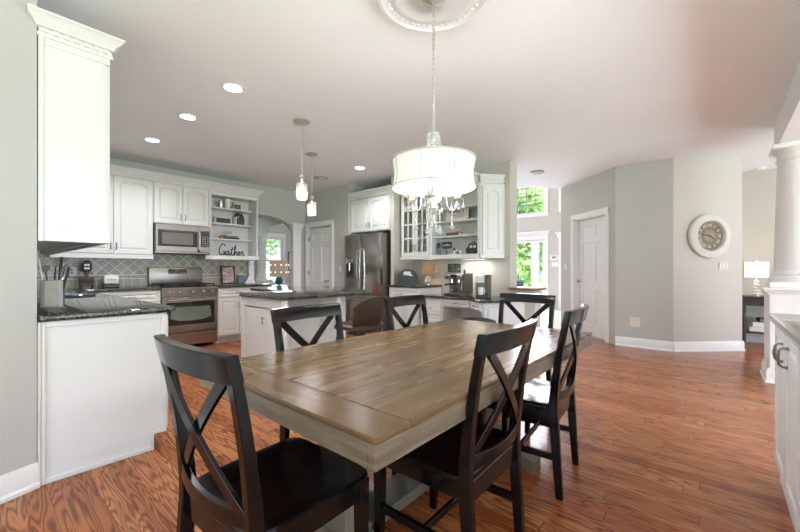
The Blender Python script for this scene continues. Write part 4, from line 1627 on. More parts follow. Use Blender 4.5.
mb.box(HX - 0.03, HX - 0.002, -HY + 0.03, HY - 0.03, TZ - 0.082, TZ - 0.017, 0.002)
mb.build('apron', M['tabside'], t)
for px_ in (-0.66, 0.50):
    mb = MB()
    mb.box(px_ - 0.06, px_ + 0.06, -0.085, 0.085, 0.11, TZ - 0.08, 0.006)
    mb.box(px_ - 0.055, px_ + 0.055, -0.36, 0.36, TZ - 0.11, TZ - 0.017, 0.006)
    mb.prism_x([(-0.36, 0.0), (0.36, 0.0), (0.36, 0.05), (0.12, 0.12), (-0.12, 0.12), (-0.36, 0.05)], px_ - 0.05, px_ + 0.05)
    mb.build('pedestal', M['tabbase'], t)
mb = MB()
mb.box(-0.75, 0.62, -0.085, 0.085, 0.075, 0.125, 0.008)
mb.build('stretcher', M['tabbase'], t)

# ------------------------------------------------------------------ dining chair
def make_chair(label):
    """origin: floor point midway between the rear legs; faces +y"""
    t = thing('dining_chair', label, 'chair', (0, 0, 0), 0, 'cross-back dining chairs around the table')
    m = M['chair']
    HT = 0.955

    def back_y(z):
        if z < 0.44:
            return -0.03 + 0.03 * (z / 0.44)
        u = (z - 0.44) / (HT - 0.44)
        return -0.075 * u ** 1.5

    for s in (-1, 1):
        mb = MB()
        zs = [0, 0.12, 0.25, 0.36, 0.44, 0.52, 0.6, 0.68, 0.76, 0.82, 0.884]
        pts = [(s * (0.205 + 0.012 * max(0, (z - 0.44) / 0.5)), back_y(z), z) for z in zs]
        mb.bar(pts, [0.032] * len(zs), [0.034, 0.038, 0.042, 0.046, 0.046, 0.042, 0.038, 0.034, 0.032, 0.03, 0.028], (1, 0, 0))
        mb.build('rear_leg', m, t)
    for s in (-1, 1):
        mb = MB()
        mb.bar([(s * 0.195, 0.40, 0.0), (s * 0.197, 0.395, 0.25), (s * 0.197, 0.395, 0.44)], [0.03, 0.038, 0.042], [0.03, 0.038, 0.042], (1, 0, 0))
        mb.build('front_leg', m, t)

    def bow(x, k=0.032):
        return -k * (1 - (x / 0.235) ** 2)

    # top rail
    mb = MB()
    loops = []
    n = 16
    for i in range(n + 1):
        x = -0.232 + 0.464 * i / n
        y = bow(x)
        th = 0.017
        za = 0.879 + 0.003 * (1 - (x / 0.238) ** 2)
        zb = HT - 0.004 * (x / 0.238) ** 2
        yy0, yy1 = back_y(za), back_y(zb)
        loops.append([(x, y + yy0 - th, za + 0.002), (x, y + yy0 - th, za), (x, y + yy0 + th, za), (x, y + yy1 + th, zb - 0.004), (x, y + yy1 + th - 0.004, zb), (x, y + yy1 - th + 0.004, zb), (x, y + yy1 - th, zb - 0.004)])
    mb.loft(loops)
    mb.build('top_rail', m, t)
    # X slats
    for s in (-1, 1):
        mb = MB()
        pts = []
        for i in range(15):
            u = i / 14
            x = s * (-0.195 + 0.38 * u)
            z = 0.52 + 0.365 * u
            pts.append((x, back_y(z) + bow(x, 0.034) + s * 0.005, z))
        mb.bar(pts, 0.012, 0.036, (0, 1, 0))
        mb.build('cross_slat', m, t)
    mb = MB()
    pts = [(x, back_y(0.515) + bow(x, 0.036), 0.515 - 0.012 * (1 - (x / 0.2) ** 2)) for x in [(-0.2 + 0.4 * i / 12) for i in range(13)]]
    mb.bar(pts, 0.018, 0.045, (0, 1, 0))
    mb.build('lower_rail', m, t)
    # seat: rounded slab, dished
    mb = MB()
    loops = []
    for inset, z in ((0.006, 0.436), (0.0, 0.442), (0.0, 0.456), (0.006, 0.463), (0.03, 0.463), (0.08, 0.459), (0.14, 0.455)):
        lp = []
        for k in range(32):
            a = 2 * PI * k / 32
            ca, sa = math.cos(a), math.sin(a)
            e = 0.25
            x = math.copysign(abs(ca) ** e, ca)
            y = math.copysign(abs(sa) ** e, sa)
            wx = 0.228 - inset - 0.012 * (1 - (y + 1) / 2)
            lp.append((x * wx, 0.21 + y * (0.222 - inset), z))
        loops.append(lp)
    mb.loft(loops)
    mb.build('seat', m, t)
    mb = MB()
    mb.box(-0.185, 0.185, 0.385, 0.405, 0.375, 0.437, 0.003)
    mb.box(-0.19, 0.19, -0.012, 0.01, 0.36, 0.437, 0.003)
    for s in (-1, 1):
        mb.box(s * 0.199 - 0.01, s * 0.199 + 0.01, 0.015, 0.385, 0.375, 0.437, 0.003)
    mb.build('apron', m, t)
    mb = MB()
    for s in (-1, 1):
        mb.bar([(s * 0.203, -0.015, 0.20), (s * 0.197, 0.39, 0.20)], 0.018, 0.032, (1, 0, 0))
    mb.box(-0.19, 0.19, 0.17, 0.188, 0.186, 0.214, 0.003)
    mb.build('stretcher', m, t)
    return t


chair0 = make_chair('dark cross-back dining chair at the near short end of the table, largest in front')
chair0.location = (0.47, 1.11, 0)
chair0.rotation_euler.z = R(-88)
bpy.context.view_layer.update()
index_children()
CH_SPOTS = [
    ((1.285, 0.647), 1.5, 'dark cross-back dining chair on the near long side of the table, closest to the viewer'),
    ((2.14, 0.655), 5, 'dark cross-back dining chair on the near long side, beside the open oak floor'),
    ((1.245, 1.68), 184, 'dark cross-back dining chair on the far long side, in front of the island'),
    ((2.17, 1.74), 182, 'dark cross-back dining chair on the far long side, in front of the refrigerator'),
    ((2.97, 1.22), 90, 'dark cross-back dining chair at the far short end of the table, towards the foyer'),
]
for (x, y), a, lab in CH_SPOTS:
    c = copy_tree(chair0)
    c.location = (x, y, 0)
    c.rotation_euler.z = R(a)
    c['label'] = lab

# ------------------------------------------------------------------ chandelier
CX0, CY0 = 1.73, 1.237
t = thing('chandelier', 'crystal chandelier with white drum shade over the dining table', 'chandelier', (CX0, CY0, 0))
mb = MB()
mb.lathe([(0.0, CH - 0.034), (0.062, CH - 0.034), (0.066, CH - 0.04), (0.05, CH - 0.055), (0.02, CH - 0.066), (0.008, CH - 0.075)], (0, 0, 0), 24)
mb.build('canopy', M['silver'], t)
ztop, zbot = CH - 0.075, 1.945
nl = 26
mb = MB()
for k in range(nl):
    z = ztop - (ztop - zbot) * (k + 0.5) / nl
    pts = []
    for i in range(10):
        a = 2 * PI * i / 10
        u, w = 0.0075 * math.cos(a), 0.021 * math.sin(a)
        pts.append((u, 0, z + w) if k % 2 else (0, u, z + w))
    mb.tube(pts, 0.0019, 5, True)
mb.build('chain', M['silver'], t)
SZ0, SZ1 = 1.622, 1.785
mb = MB()
n = 48
pr = []
for i in range(9):
    u = i / 8
    pr.append((0.226 + 0.012 * (2 * u - 1) ** 2, SZ0 + (SZ1 - SZ0) * u))
loops = [[(r * math.cos(2 * PI * k / n), r * math.sin(2 * PI * k / n), z) for k in range(n)] for r, z in pr]
loops += [[((r - 0.003) * math.cos(2 * PI * k / n), (r - 0.003) * math.sin(2 * PI * k / n), z) for k in range(n)] for r, z in pr[::-1]]
mb.loft(loops + [loops[0]], True, False, False)
sh = mb.build('drum_shade', M['shade'], t)
mb = MB()
mb.torus((0, 0, SZ0 + 0.003), 0.239, 0.0045, 48, 8)
mb.torus((0, 0, SZ1 - 0.003), 0.239, 0.0045, 48, 8)
for k in range(8):
    a = 2 * PI * (k + 0.42) / 8
    mb.tube([((r + 0.002) * math.cos(a), (r + 0.002) * math.sin(a), z) for r, z in pr], 0.0022, 5)
mb.build('shade_trim', paint('cream_shade_trim', srgb(196, 191, 182), 0.6), t)
# spider ring holding the shade
mb = MB()
for k in range(3):
    a = 2 * PI * k / 3
    mb.tube([(0, 0, SZ1 + 0.02), (0.12 * math.cos(a), 0.12 * math.sin(a), SZ1 + 0.01), (0.236 * math.cos(a), 0.236 * math.sin(a), SZ1 - 0.004)], 0.003, 6)
mb.build('shade_support', M['silver'], t)
mb = MB()
mb.lathe([(0.0, 1.40), (0.012, 1.405), (0.018, 1.42), (0.01, 1.44), (0.008, 1.47), (0.022, 1.49), (0.03, 1.51), (0.018, 1.53), (0.010, 1.56), (0.009, 1.72), (0.016, 1.76), (0.008, 1.79), (0.008, 1.87), (0.014, 1.9), (0.006, 1.945)], (0, 0, 0), 16)
mb.build('central_stem', M['silver'], t)
mb = MB()
mb.lathe([(0.02, 1.825), (0.052, 1.832), (0.052, 1.84), (0.015, 1.845)], (0, 0, 0), 20)
mb.lathe([(0.012, 1.925), (0.037, 1.93), (0.037, 1.936), (0.01, 1.938)], (0, 0, 0), 20)
mb.build('crystal_crown', M['silver'], t)


def drop(mb, c, r, h, n=6):
    """tear-shaped crystal hanging from c"""
    mb.lathe([(0.0008, 0.0), (r * 0.35, -h * 0.25), (r * 0.8, -h * 0.55), (r, -h * 0.75), (r * 0.6, -h * 0.93), (0.0008, -h)][::-1], c, n)


mb = MB()
for k in range(10):
    a = 2 * PI * k / 10
    drop(mb, (0.05 * math.cos(a), 0.05 * math.sin(a), 1.835), 0.008, 0.035)
    drop(mb, (0.035 * math.cos(a), 0.035 * math.sin(a), 1.93), 0.007, 0.032)
    mb.sphere((0.046 * math.cos(a), 0.046 * math.sin(a), 1.85), 0.009, 6)
    mb.sphere((0.04 * math.cos(a + 0.3), 0.04 * math.sin(a + 0.3), 1.87), 0.008, 6)
    mb.sphere((0.034 * math.cos(a), 0.034 * math.sin(a), 1.89), 0.008, 6)
mb.build('crown_crystals', M['crystal'], t)
A0 = math.atan2(-CY0, -CX0)
for k in range(4):
    a = A0 - 0.13 + 2 * PI * k / 4
    ca, sa = math.cos(a), math.sin(a)
    P_ = lambda r, z: (r * 0.8 * ca, r * 0.8 * sa, z + 0.028)
    mb = MB()
    ctrl = [(0.012, 1.50), (0.022, 1.565), (0.045, 1.597), (0.072, 1.592), (0.09, 1.55), (0.096, 1.505), (0.108, 1.475), (0.13, 1.464), (0.152, 1.475), (0.165, 1.50)]
    arm = []
    for i in range(len(ctrl) - 1):
        q0, q1, q2, q3 = ctrl[max(i - 1, 0)], ctrl[i], ctrl[i + 1], ctrl[min(i + 2, len(ctrl) - 1)]
        for w_ in (0, 0.33, 0.67):
            f_ = lambda c: 0.5 * (2 * q1[c] + (q2[c] - q0[c]) * w_ + (2 * q0[c] - 5 * q1[c] + 4 * q2[c] - q3[c]) * w_ ** 2 + (3 * q1[c] - q0[c] - 3 * q2[c] + q3[c]) * w_ ** 3)
            arm.append(P_(f_(0), f_(1)))
    arm.append(P_(0.168, 1.525))
    mb.tube(arm, 0.0042, 8)
    arm_o = mb.build('arm', M['silver'], t)
    mb = MB()
    mb.lathe([(0.006, 1.518), (0.03, 1.522), (0.034, 1.528), (0.012, 1.53), (0.011, 1.545)], P_(0.168, 0), 16)
    mb.build('bobeche', M['silver'], arm_o)
    mb = MB()
    for j in range(6):
        b_ = 2 * PI * j / 6
        c0 = Vector(P_(0.168, 1.53))
        dx, dy = math.cos(b_), math.sin(b_)
        pts = [c0 + Vector((dx * q, dy * q, h)) for q, h in ((0.012, 0.0), (0.022, 0.020), (0.03, 0.040), (0.044, 0.054))]
        mb.bar(pts, [0.007, 0.011, 0.009, 0.002], [0.002] * 4, (-dy, dx, 0))
    mb.build('leaf_collar', M['leafmetal'], arm_o)
    mb = MB()
    mb.cyl(P_(0.168, 1.54), P_(0.168, 1.63), 0.0105, n=10)
    mb.build('candle_sleeve', M['white'], arm_o)
    mb = MB()
    mb.lathe([(0.004, 1.63), (0.012, 1.65), (0.013, 1.66), (0.006, 1.685), (0.001, 1.70)], P_(0.168, 0), 10)
    mb.build('bulb', M['bulb'], arm_o)
    for j in range(4):
        b_ = 2 * PI * j / 4 + 0.3
        mb = MB()
        px, py = 0.1344 * ca + 0.033 * math.cos(b_), 0.1344 * sa + 0.033 * math.sin(b_)
        mb.sphere((px, py, 1.546), 0.004, 6)
        drop(mb, (px, py, 1.5435), 0.0095, 0.045)
        mb.build('crystal_drop', M['crystal'], arm_o)
    mb = MB()
    for j in range(4):
        mb.sphere(P_(0.13, 1.453 - j * 0.0125), 0.0055, 6)
    drop(mb, P_(0.13, 1.405), 0.012, 0.05)
    mb.build('pendalogue', M['crystal'], arm_o)
for k in range(2):
    a = A0 + 1.5 + PI * k
    mb = MB()
    px, py = 0.035 * math.cos(a), 0.035 * math.sin(a)
    for j in range(6):
        mb.sphere((px, py, 1.495 - j * 0.0125), 0.0058, 6)
    drop(mb, (px, py, 1.418), 0.014, 0.062)
    mb.build('pendalogue', M['crystal'], t)
light('POINT', 'chandelier_light', (0, 0, 1.72), 14, (1, 0.98, 0.95), radius=0.05, parent=t)


# ------------------------------------------------------------------ pendants
def pendant(label, x, y, zb):
    t = thing('pendant_light', label, 'pendant light', (x, y, 0), 0, 'crystal pendants above the island')
    mb = MB()
    mb.lathe([(0.0, CH - 0.001), (0.085, CH - 0.001), (0.087, CH - 0.006), (0.06, CH - 0.02), (0.012, CH - 0.03), (0.006, CH - 0.04)], (0, 0, 0), 28)
    mb.build('canopy', M['silver'], t)
    mb = MB()
    mb.cyl((0, 0, zb + 0.25), (0, 0, CH - 0.03), 0.0055, n=8)
    mb.build('stem', M['silver'], t)
    mb = MB()
    mb.lathe([(0.008, zb + 0.252), (0.028, zb + 0.244), (0.028, zb + 0.232), (0.012, zb + 0.225), (0.014, zb + 0.195), (0.026, zb + 0.18)], (0, 0, 0), 18)
    mb.build('socket_cup', M['silver'], t)
    mb = MB()
    r = 0.055
    SHH = 0.16
    for z in (zb, zb + SHH):
        mb.torus((0, 0, z), r, 0.004, 28, 6)
    for k in range(4):
        a = PI / 2 * k
        mb.tube([(0.02 * math.cos(a), 0.02 * math.sin(a), zb + 0.185), (r * math.cos(a), r * math.sin(a), zb + SHH)], 0.003, 5)
    n = 12
    for s in (-1, 1):
        for k in range(n):
            pts = []
            for i in range(13):
                u = i / 12
                a = 2 * PI * (k / n + s * u * 0.25)
                pts.append((r * math.cos(a), r * math.sin(a), zb + SHH * u))
            mb.tube(pts, 0.0028, 4)
    mb.build('lattice_shade', M['leafmetal'], t)
    mb = MB()
    for row in range(5):
        for k in range(12):
            a = 2 * PI * (k + 0.5 * (row % 2)) / 12
            mb.sphere((r * math.cos(a), r * math.sin(a), zb + 0.016 + row * 0.032), 0.0075, 6)
    mb.build('crystal_beads', M['crystal'], t)
    mb = MB()
    mb.lathe([(0.010, zb + 0.18), (0.012, zb + 0.15), (0.018, zb + 0.12), (0.02, zb + 0.1), (0.015, zb + 0.08), (0.0, zb + 0.07)], (0, 0, 0), 14)
    mb.build('bulb', M['bulb'], t)
    light('POINT', 'pendant_bulb', (0, 0, zb + 0.052), 3.6, (1, 0.98, 0.95), radius=0.012, parent=t)


pendant('crystal pendant light on the longer-looking rod, nearer to the dining table', 2.31, 3.38, 1.915)
pendant('crystal pendant light farther back, in front of the pantry door', 3.04, 4.22, 1.91)


# ------------------------------------------------------------------ recessed lights, vents, detector
def recessed(label, x, y, watts):
    t = thing('recessed_light', label, 'ceiling light', (x, y, CH), 0, 'recessed ceiling lights')
    mb = MB()
    mb.lathe([(0.065, 0.0), (0.1, 0.0), (0.1, -0.004), (0.092, -0.008), (0.07, -0.004), (0.065, 0.0)], (0, 0, 0), 32, False)
    mb.build('trim_ring', M['trim'], t)
    mb = MB()
    mb.lathe([(0.0, -0.0015), (0.07, -0.0015), (0.07, -0.003), (0.0, -0.0035)], (0, 0, 0), 32)
    mb.build('lens', M['lamplit'], t)
    light('SPOT', 'recessed_lamp', (0, 0, -0.02), watts * 1.35, (0.96, 0.98, 1.0), radius=0.07, spot=150, aim=(0, 0, -1), parent=t)


recessed('round recessed ceiling light nearest the tall left cabinet end, largest of its row', 1.488, 3.209, 22)
recessed('round recessed ceiling light in the middle of the row above the left counter', 1.464, 4.172, 22)
recessed('round recessed ceiling light nearest the range wall', 1.44, 5.243, 22)
recessed('round recessed ceiling light in front of the cabinet above the refrigerator', 3.947, 4.228, 22)
for (lab, x, y, r, nm) in (('grey round ceiling vent near the foyer edge of the ceiling', 5.983, 2.227, 0.11, 'ceiling_vent'), ('flat oval ceiling speaker in front of the arch', 3.936, 5.198, 0.12, 'ceiling_speaker')):
    t = thing(nm, lab, 'vent' if 'vent' in nm else 'speaker', (x, y, CH))
    mb = MB()
    mb.lathe([(0.0, 0.0), (r, 0.0), (r, -0.008), (r - 0.02, -0.014), (0.0, -0.014)], (0, 0, 0), 28)
    mb.build('housing', M['grey'], t)
    mb = MB()
    for q in (0.3, 0.55, 0.8):
        mb.torus((0, 0, -0.016), r * q, 0.004, 24, 6)
    mb.build('grille', M['paper'], t)
t = thing('smoke_detector', 'small white smoke detector on the ceiling beside the column', 'smoke detector', (8.05, -0.5, CH))
mb = MB()
mb.lathe([(0.0, 0), (0.065, 0), (0.065, -0.02), (0.05, -0.035), (0.0, -0.036)], (0, 0, 0), 24)
mb.build('housing', M['white'], t)
mb = MB()
mb.torus((0, 0, -0.03), 0.05, 0.004, 20, 6)
mb.build('vent_ring', M['grey'], t)

# ------------------------------------------------------------------ bar stool at the island and desk stool
t = thing('bar_stool', 'brown leather bucket-back counter stool tucked at the island', 'stool', (2.42, 2.60, 0), R(16))
mb = MB()
loops = []
for inset, z in ((0.02, 0.60), (0.0, 0.61), (0.0, 0.635), (0.015, 0.65), (0.06, 0.652)):
    lp = []
    for k in range(28):
        a = 2 * PI * k / 28
        ca, sa = math.cos(a), math.sin(a)
        lp.append((math.copysign(abs(ca) ** 0.5, ca) * (0.205 - inset), math.copysign(abs(sa) ** 0.5, sa) * (0.2 - inset), z))
    loops.append(lp)
mb.loft(loops)
mb.build('seat', M['leather'], t)
mb = MB()
outer, inner = [], []
NB, MBK = 16, 8
for j in range(MBK + 1):
    v = j / MBK
    ro, ri = [], []
    for i in range(NB + 1):
        u = -1 + 2 * i / NB
        a = u * R(78)
        rr = 0.215 + 0.02 * v
        top = 0.915 - 0.10 * abs(u) ** 3
        z = 0.585 + (top - 0.585) * v
        x, y = rr * math.sin(a), -rr * math.cos(a) + 0.0 - 0.03 * v
        sh_ = 0.8 + 0.2 * min(1, v * 3)
        ro.append((x * sh_, y * sh_, z))
        ri.append((x * sh_ * 0.91, y * sh_ * 0.91, z))
    outer.append(ro)
    inner.append(ri)
loops = []
for j in range(MBK + 1):
    loops.append(outer[j] + inner[j][::-1])
mb.loft(loops)
mb.build('backrest', M['leather'], t)
for sx in (-1, 1):
    for sy in (-1, 1):
        mb = MB()
        mb.tube([(sx * 0.15, sy * 0.14, 0.605), (sx * 0.20, sy * 0.19, 0.0)], 0.011, 8)
        mb.build('leg', M['black'], t)
mb = MB()
q = 0.1835
mb.tube([(q, q * 0.95, 0.2), (-q, q * 0.95, 0.2), (-q, -q * 0.95, 0.2), (q, -q * 0.95, 0.2)], 0.008, 6, True)
mb.build('foot_ring', M['black'], t)

t = thing('desk_stool', 'low dark round-backed stool in the knee space of the desk', 'stool', (4.03, 2.21, 0), R(-66))
mb = MB()
mb.lathe([(0.0, 0.40), (0.19, 0.40), (0.205, 0.42), (0.205, 0.45), (0.19, 0.47), (0.0, 0.475)], (0, 0, 0), 28)
mb.build('seat', M['slate'], t)
mb = MB()
loops = []
for j in range(6):
    v = j / 5
    lp_o, lp_i = [], []
    for i in range(17):
        u = -1 + 2 * i / 16
        a = u * R(75)
        z = 0.44 + (0.165 - 0.06 * u * u) * v
        lp_o.append((0.215 * math.sin(a), -0.215 * math.cos(a), z))
        lp_i.append((0.185 * math.sin(a), -0.185 * math.cos(a), z))
    loops.append(lp_o + lp_i[::-1])
mb.loft(loops)
mb.build('backrest', M['slate'], t)
for k in range(4):
    a = PI / 4 + PI / 2 * k
    mb = MB()
    mb.tube([(0.13 * math.cos(a), 0.13 * math.sin(a), 0.41), (0.19 * math.cos(a), 0.19 * math.sin(a), 0.0)], [0.018, 0.012], 8)
    mb.build('leg', M['darkwood'], t)

# ------------------------------------------------------------------ wall plates, thermostat, clock
plate('blank_wall_plate', 'square blank cream plate low on the grey wall between door and clock', 'wall plate', (6.469, 0.943, 0.378), -PI / 2, 0.13, 0.145, 'none', paint('cream_plate', srgb(228, 222, 204), 0.4))
cw = R(-45)
n45 = Vector((-0.7071, -0.7071, 0))


def on_clock(s, z, off=0.0):
    p = Vector((6.47, 0.48, z)) + Vector((0.7071, -0.7071, 0)) * s + n45 * off
    return p


plate('light_switch', 'triple rocker light switch under the round clock', 'light switch', on_clock(0.75, 1.212, 0.001), cw, 0.14, 0.115, 'switch3', paint('almond_plate', srgb(214, 206, 190), 0.4))
plate('light_switch', 'single light switch on the angled wall left of the six-panel door', 'light switch', (7.372 - 0.003, 2.192 + 0.002, 1.212), ang, 0.075, 0.12, 'switch1')
plate('light_switch', 'small light switch on the wall between pantry door and refrigerator', 'light switch', (4.539, 5.40, 1.18), -PI / 2, 0.07, 0.115, 'switch1')
t = plate('thermostat', 'white thermostat on the foyer wall', 'thermostat', (11.299, 3.69, 1.52), -PI / 2, 0.26, 0.16, 'none')
mb = MB()
mb.box(-0.11, 0.11, -0.03, -0.005, -0.065, 0.065, 0.008)
b_ = mb.build('housing', M['white'], t)
mb = MB()
mb.box(-0.06, 0.06, -0.0325, -0.0295, -0.02, 0.035, 0.002)
mb.build('screen', M['grey'], b_)
plate('wall_plate', 'white plate under the foyer thermostat', 'wall plate', (11.299, 3.66, 1.32), -PI / 2, 0.22, 0.13, 'switch3')
plate('wall_outlet', 'single outlet above the coffee counter beside the brown lamp', 'outlet', (5.089 + 0.01, 3.62, 1.165), -PI / 2, 0.085, 0.115, 'outlet')
plate('light_switch', 'wide white switch plate behind the pod coffee maker', 'light switch', (5.099, 2.76, 1.17), -PI / 2, 0.20, 0.12, 'switch4')
plate('wall_outlet', 'white outlet in the tile backsplash behind the left counter', 'outlet', (0.865, 6.516, 1.135), 0, 0.115, 0.115, 'outlet')

# clock
ck = thing('wall_clock', 'round wall clock with wide white rim and roman numerals', 'clock', on_clock(0.517, 1.637, 0.001), cw)


def lathe_y(mb, prof, n=48):
    """profile (r, depth) around the -y axis"""
    loops = [[(max(r, 1e-4) * math.cos(2 * PI * k / n), -d, max(r, 1e-4) * math.sin(2 * PI * k / n)) for k in range(n)] for r, d in prof]
    mb.loft(loops, True, True, True)


mb = MB()
lathe_y(mb, [(0.29, 0.0), (0.313, 0.01), (0.316, 0.03), (0.31, 0.05), (0.295, 0.058), (0.28, 0.056), (0.25, 0.07), (0.23, 0.074), (0.215, 0.07), (0.205, 0.05), (0.202, 0.022), (0.1, 0.022), (0.0, 0.022)])
mb.build('rim', paint('clock_rim', srgb(214, 210, 202), 0.5, 0.04, 10), ck)
mb = MB()
lathe_y(mb, [(0.2015, 0.0225), (0.2015, 0.026), (0.0, 0.026)])
fc = mb.build('dial', paint('clock_dial', srgb(128, 114, 98), 0.5, 0.15, 14), ck)
mb = MB()
lathe_y(mb, [(0.085, 0.0262), (0.085, 0.0266), (0.0, 0.0266)])
mb.build('dial_centre', paint('clock_dial_centre', srgb(150, 138, 122), 0.5, 0.15, 14), fc)
for i, tx in enumerate(['XII', 'I', 'II', 'III', 'IIII', 'V', 'VI', 'VII', 'VIII', 'IX', 'X', 'XI']):
    a = -2 * PI * i / 12
    me = text_mesh(tx, 0.062, 0.0005)
    me.materials.clear()
    me.materials.append(M['cream'])
    me.transform(Matrix.Translation((0, -0.0275, 0)) @ Matrix.Rotation(-a, 4, 'Y') @ Matrix.Translation((0, 0, 0.15)) @ Matrix.Rotation(PI / 2, 4, 'X'))
    o = bpy.data.objects.new('numeral', me)
    COL.objects.link(o)
    o.parent = fc
for a, Lh, wd in ((R(-122), 0.095, 0.011), (R(-280), 0.135, 0.008)):
    mb = MB()
    dx, dz = -math.sin(a), math.cos(a)
    mb.bar([(-dx * 0.025, -0.030, -dz * 0.025), (0, -0.030, 0), (dx * Lh * 0.7, -0.030, dz * Lh * 0.7), (dx * Lh, -0.030, dz * Lh)], [0.004, 0.004, 0.004, 0.003], [wd, wd, wd * 1.2, 0.002], (0, 1, 0))
    mb.build('hand', M['darkwood'], ck)
mb = MB()
lathe_y(mb, [(0.012, 0.026), (0.012, 0.034), (0.0, 0.036)], 16)
mb.build('hub', M['darkwood'], ck)

# ------------------------------------------------------------------ side table with lamp
t = thing('side_table', 'narrow dark side table with a low shelf against the taupe wall', 'table', (7.93, -0.62, 0), -PI / 2)
mb = MB()
mb.box(-0.36, 0.36, -0.2, 0.2, 0.72, 0.755, 0.006)
mb.build('tabletop', M['darkwood'], t)
mb = MB()
mb.box(-0.33, 0.33, -0.17, 0.17, 0.61, 0.72)
mb.build('apron', M['darkwood'], t)
for sx in (-1, 1):
    for sy in (-1, 1):
        mb = MB()
        mb.box(sx * 0.32 - 0.022, sx * 0.32 + 0.022, sy * 0.165 - 0.022, sy * 0.165 + 0.022, 0.5, 0.72)
        mb.lathe([(0.014, 0.0), (0.018, 0.05), (0.022, 0.08), (0.022, 0.20), (0.016, 0.23), (0.022, 0.42), (0.018, 0.5)], (sx * 0.32, sy * 0.165, 0), 12)
        mb.build('leg', M['darkwood'], t)
mb = MB()
mb.box(-0.34, 0.34, -0.185, 0.185, 0.19, 0.215, 0.003)
mb.build('shelf', M['darkwood'], t)
bz = 0.2155
for i, (h, m_, lab) in enumerate(((0.07, M['paper'], 'thick white book at the bottom of the side table pile'), (0.075, M['cream'], 'pale book in the middle of the side table pile'), (0.06, M['slate'], 'small dark box on top of the side table pile'))):
    t = thing('book' if i < 2 else 'box', lab, 'book' if i < 2 else 'box', (7.9, -0.52 - 0.01 * i, bz), R(-90 + 4 * i))
    hw = 0.16 - 0.02 * i if i < 2 else 0.08
    mb = MB()
    mb.box(-hw, hw, -0.11, 0.11, 0, h, 0.004)
    mb.build('cover', m_, t)
    mb = MB()
    mb.box(-hw + 0.006, hw + 0.001, -0.113, 0.1, 0.008, h - 0.008)
    mb.build('pages' if i < 2 else 'band', M['white'] if i < 2 else M['grey'], t)
    bz += h + 0.0005
t = thing('table_lamp', 'small lit table lamp with white rectangular shade and stacked glass base', 'lamp', (7.9, -0.445, 0.7555))
mb = MB()
mb.lathe([(0.0, 0.0), (0.06, 0.0), (0.06, 0.012), (0.03, 0.016), (0.0, 0.018)], (0, 0, 0), 20)
mb.build('foot', M['chrome'], t)
mb = MB()
z = 0.018
for r in (0.045, 0.04, 0.045, 0.038, 0.03):
    mb.lathe([(0.012, z), (r, z + 0.012), (r, z + 0.032), (0.012, z + 0.044)], (0, 0, 0), 18)
    z += 0.045
mb.build('stacked_base', M['white'], t)
mb = MB()
mb.cyl((0, 0, z), (0, 0, z + 0.30), 0.005)
mb.sphere((0, 0, z + 0.305), 0.01, 8)
mb.build('stem', M['chrome'], t)
mb = MB()
zs0, zs1 = 0.285, 0.525
for (a0_, a1_, b0_, b1_) in ((-0.08, 0.08, -0.135, -0.132), (-0.08, 0.08, 0.132, 0.135), (-0.08, -0.077, -0.132, 0.132), (0.077, 0.08, -0.132, 0.132)):
    mb.box(a0_, a1_, b0_, b1_, zs0, zs1)
mb.build('lamp_shade', M['shade2'], t)
light('POINT', 'table_lamp_bulb', (0, 0, 0.42), 1.2, (1, 0.85, 0.65), radius=0.04, parent=t)

# ------------------------------------------------------------------ things on the left counter
t = thing('utensil_holder', 'tall square grey holder with a pale marble front on the left counter', 'utensil holder', (0.345, 3.30, 0.9145), R(-12))
t.scale = (0.72, 0.72, 0.93)
mb = MB()
for (x0, x1, y0, y1) in ((-0.075, -0.068, -0.07, 0.07), (0.068, 0.075, -0.07, 0.07), (-0.068, 0.068, -0.07, -0.063), (-0.068, 0.068, 0.063, 0.07)):
    mb.box(x0, x1, y0, y1, 0, 0.19, 0.001)
mb.box(-0.068, 0.068, -0.063, 0.063, 0, 0.01)
mb.build('body', M['steeld'], t)
mb = MB()
mb.box(-0.05, 0.055, -0.074, -0.0702, 0.008, 0.182, 0.002)
mb.build('front_panel', paint('pale_marble', srgb(200, 192, 178), 0.25, 0.08, 20), t)
UT = [('spoon', 'white curved ladle sticking out of the grey utensil holder', M['white'], (-0.04, -0.02), (-0.085, -0.03), 0.22, 'ladle'),
      ('spatula', 'black broad spatula leaning left in the utensil holder', M['black'], (-0.01, 0.02), (-0.05, 0.02), 0.10, 'flat'),
      ('knife', 'black handled knife tallest in the utensil holder', M['black'], (0.02, 0.0), (0.05, 0.02), 0.16, 'handle'),
      ('knife', 'black handled knife leaning far right in the utensil holder', M['black'], (0.045, -0.02), (0.10, 0.0), 0.09, 'handle'),
      ('whisk', 'steel wire whisk at the back of the utensil holder', M['chrome'], (0.0, 0.04), (0.01, 0.07), 0.15, 'whisk'),
      ('whisk', 'steel wire whisk at the right back of the utensil holder', M['chrome'], (0.03, 0.04), (0.07, 0.06), 0.14, 'whisk')]
H0 = Vector((0.345, 3.30, 0.9145))
Rz = Matrix.Rotation(R(-38), 3, 'Z')
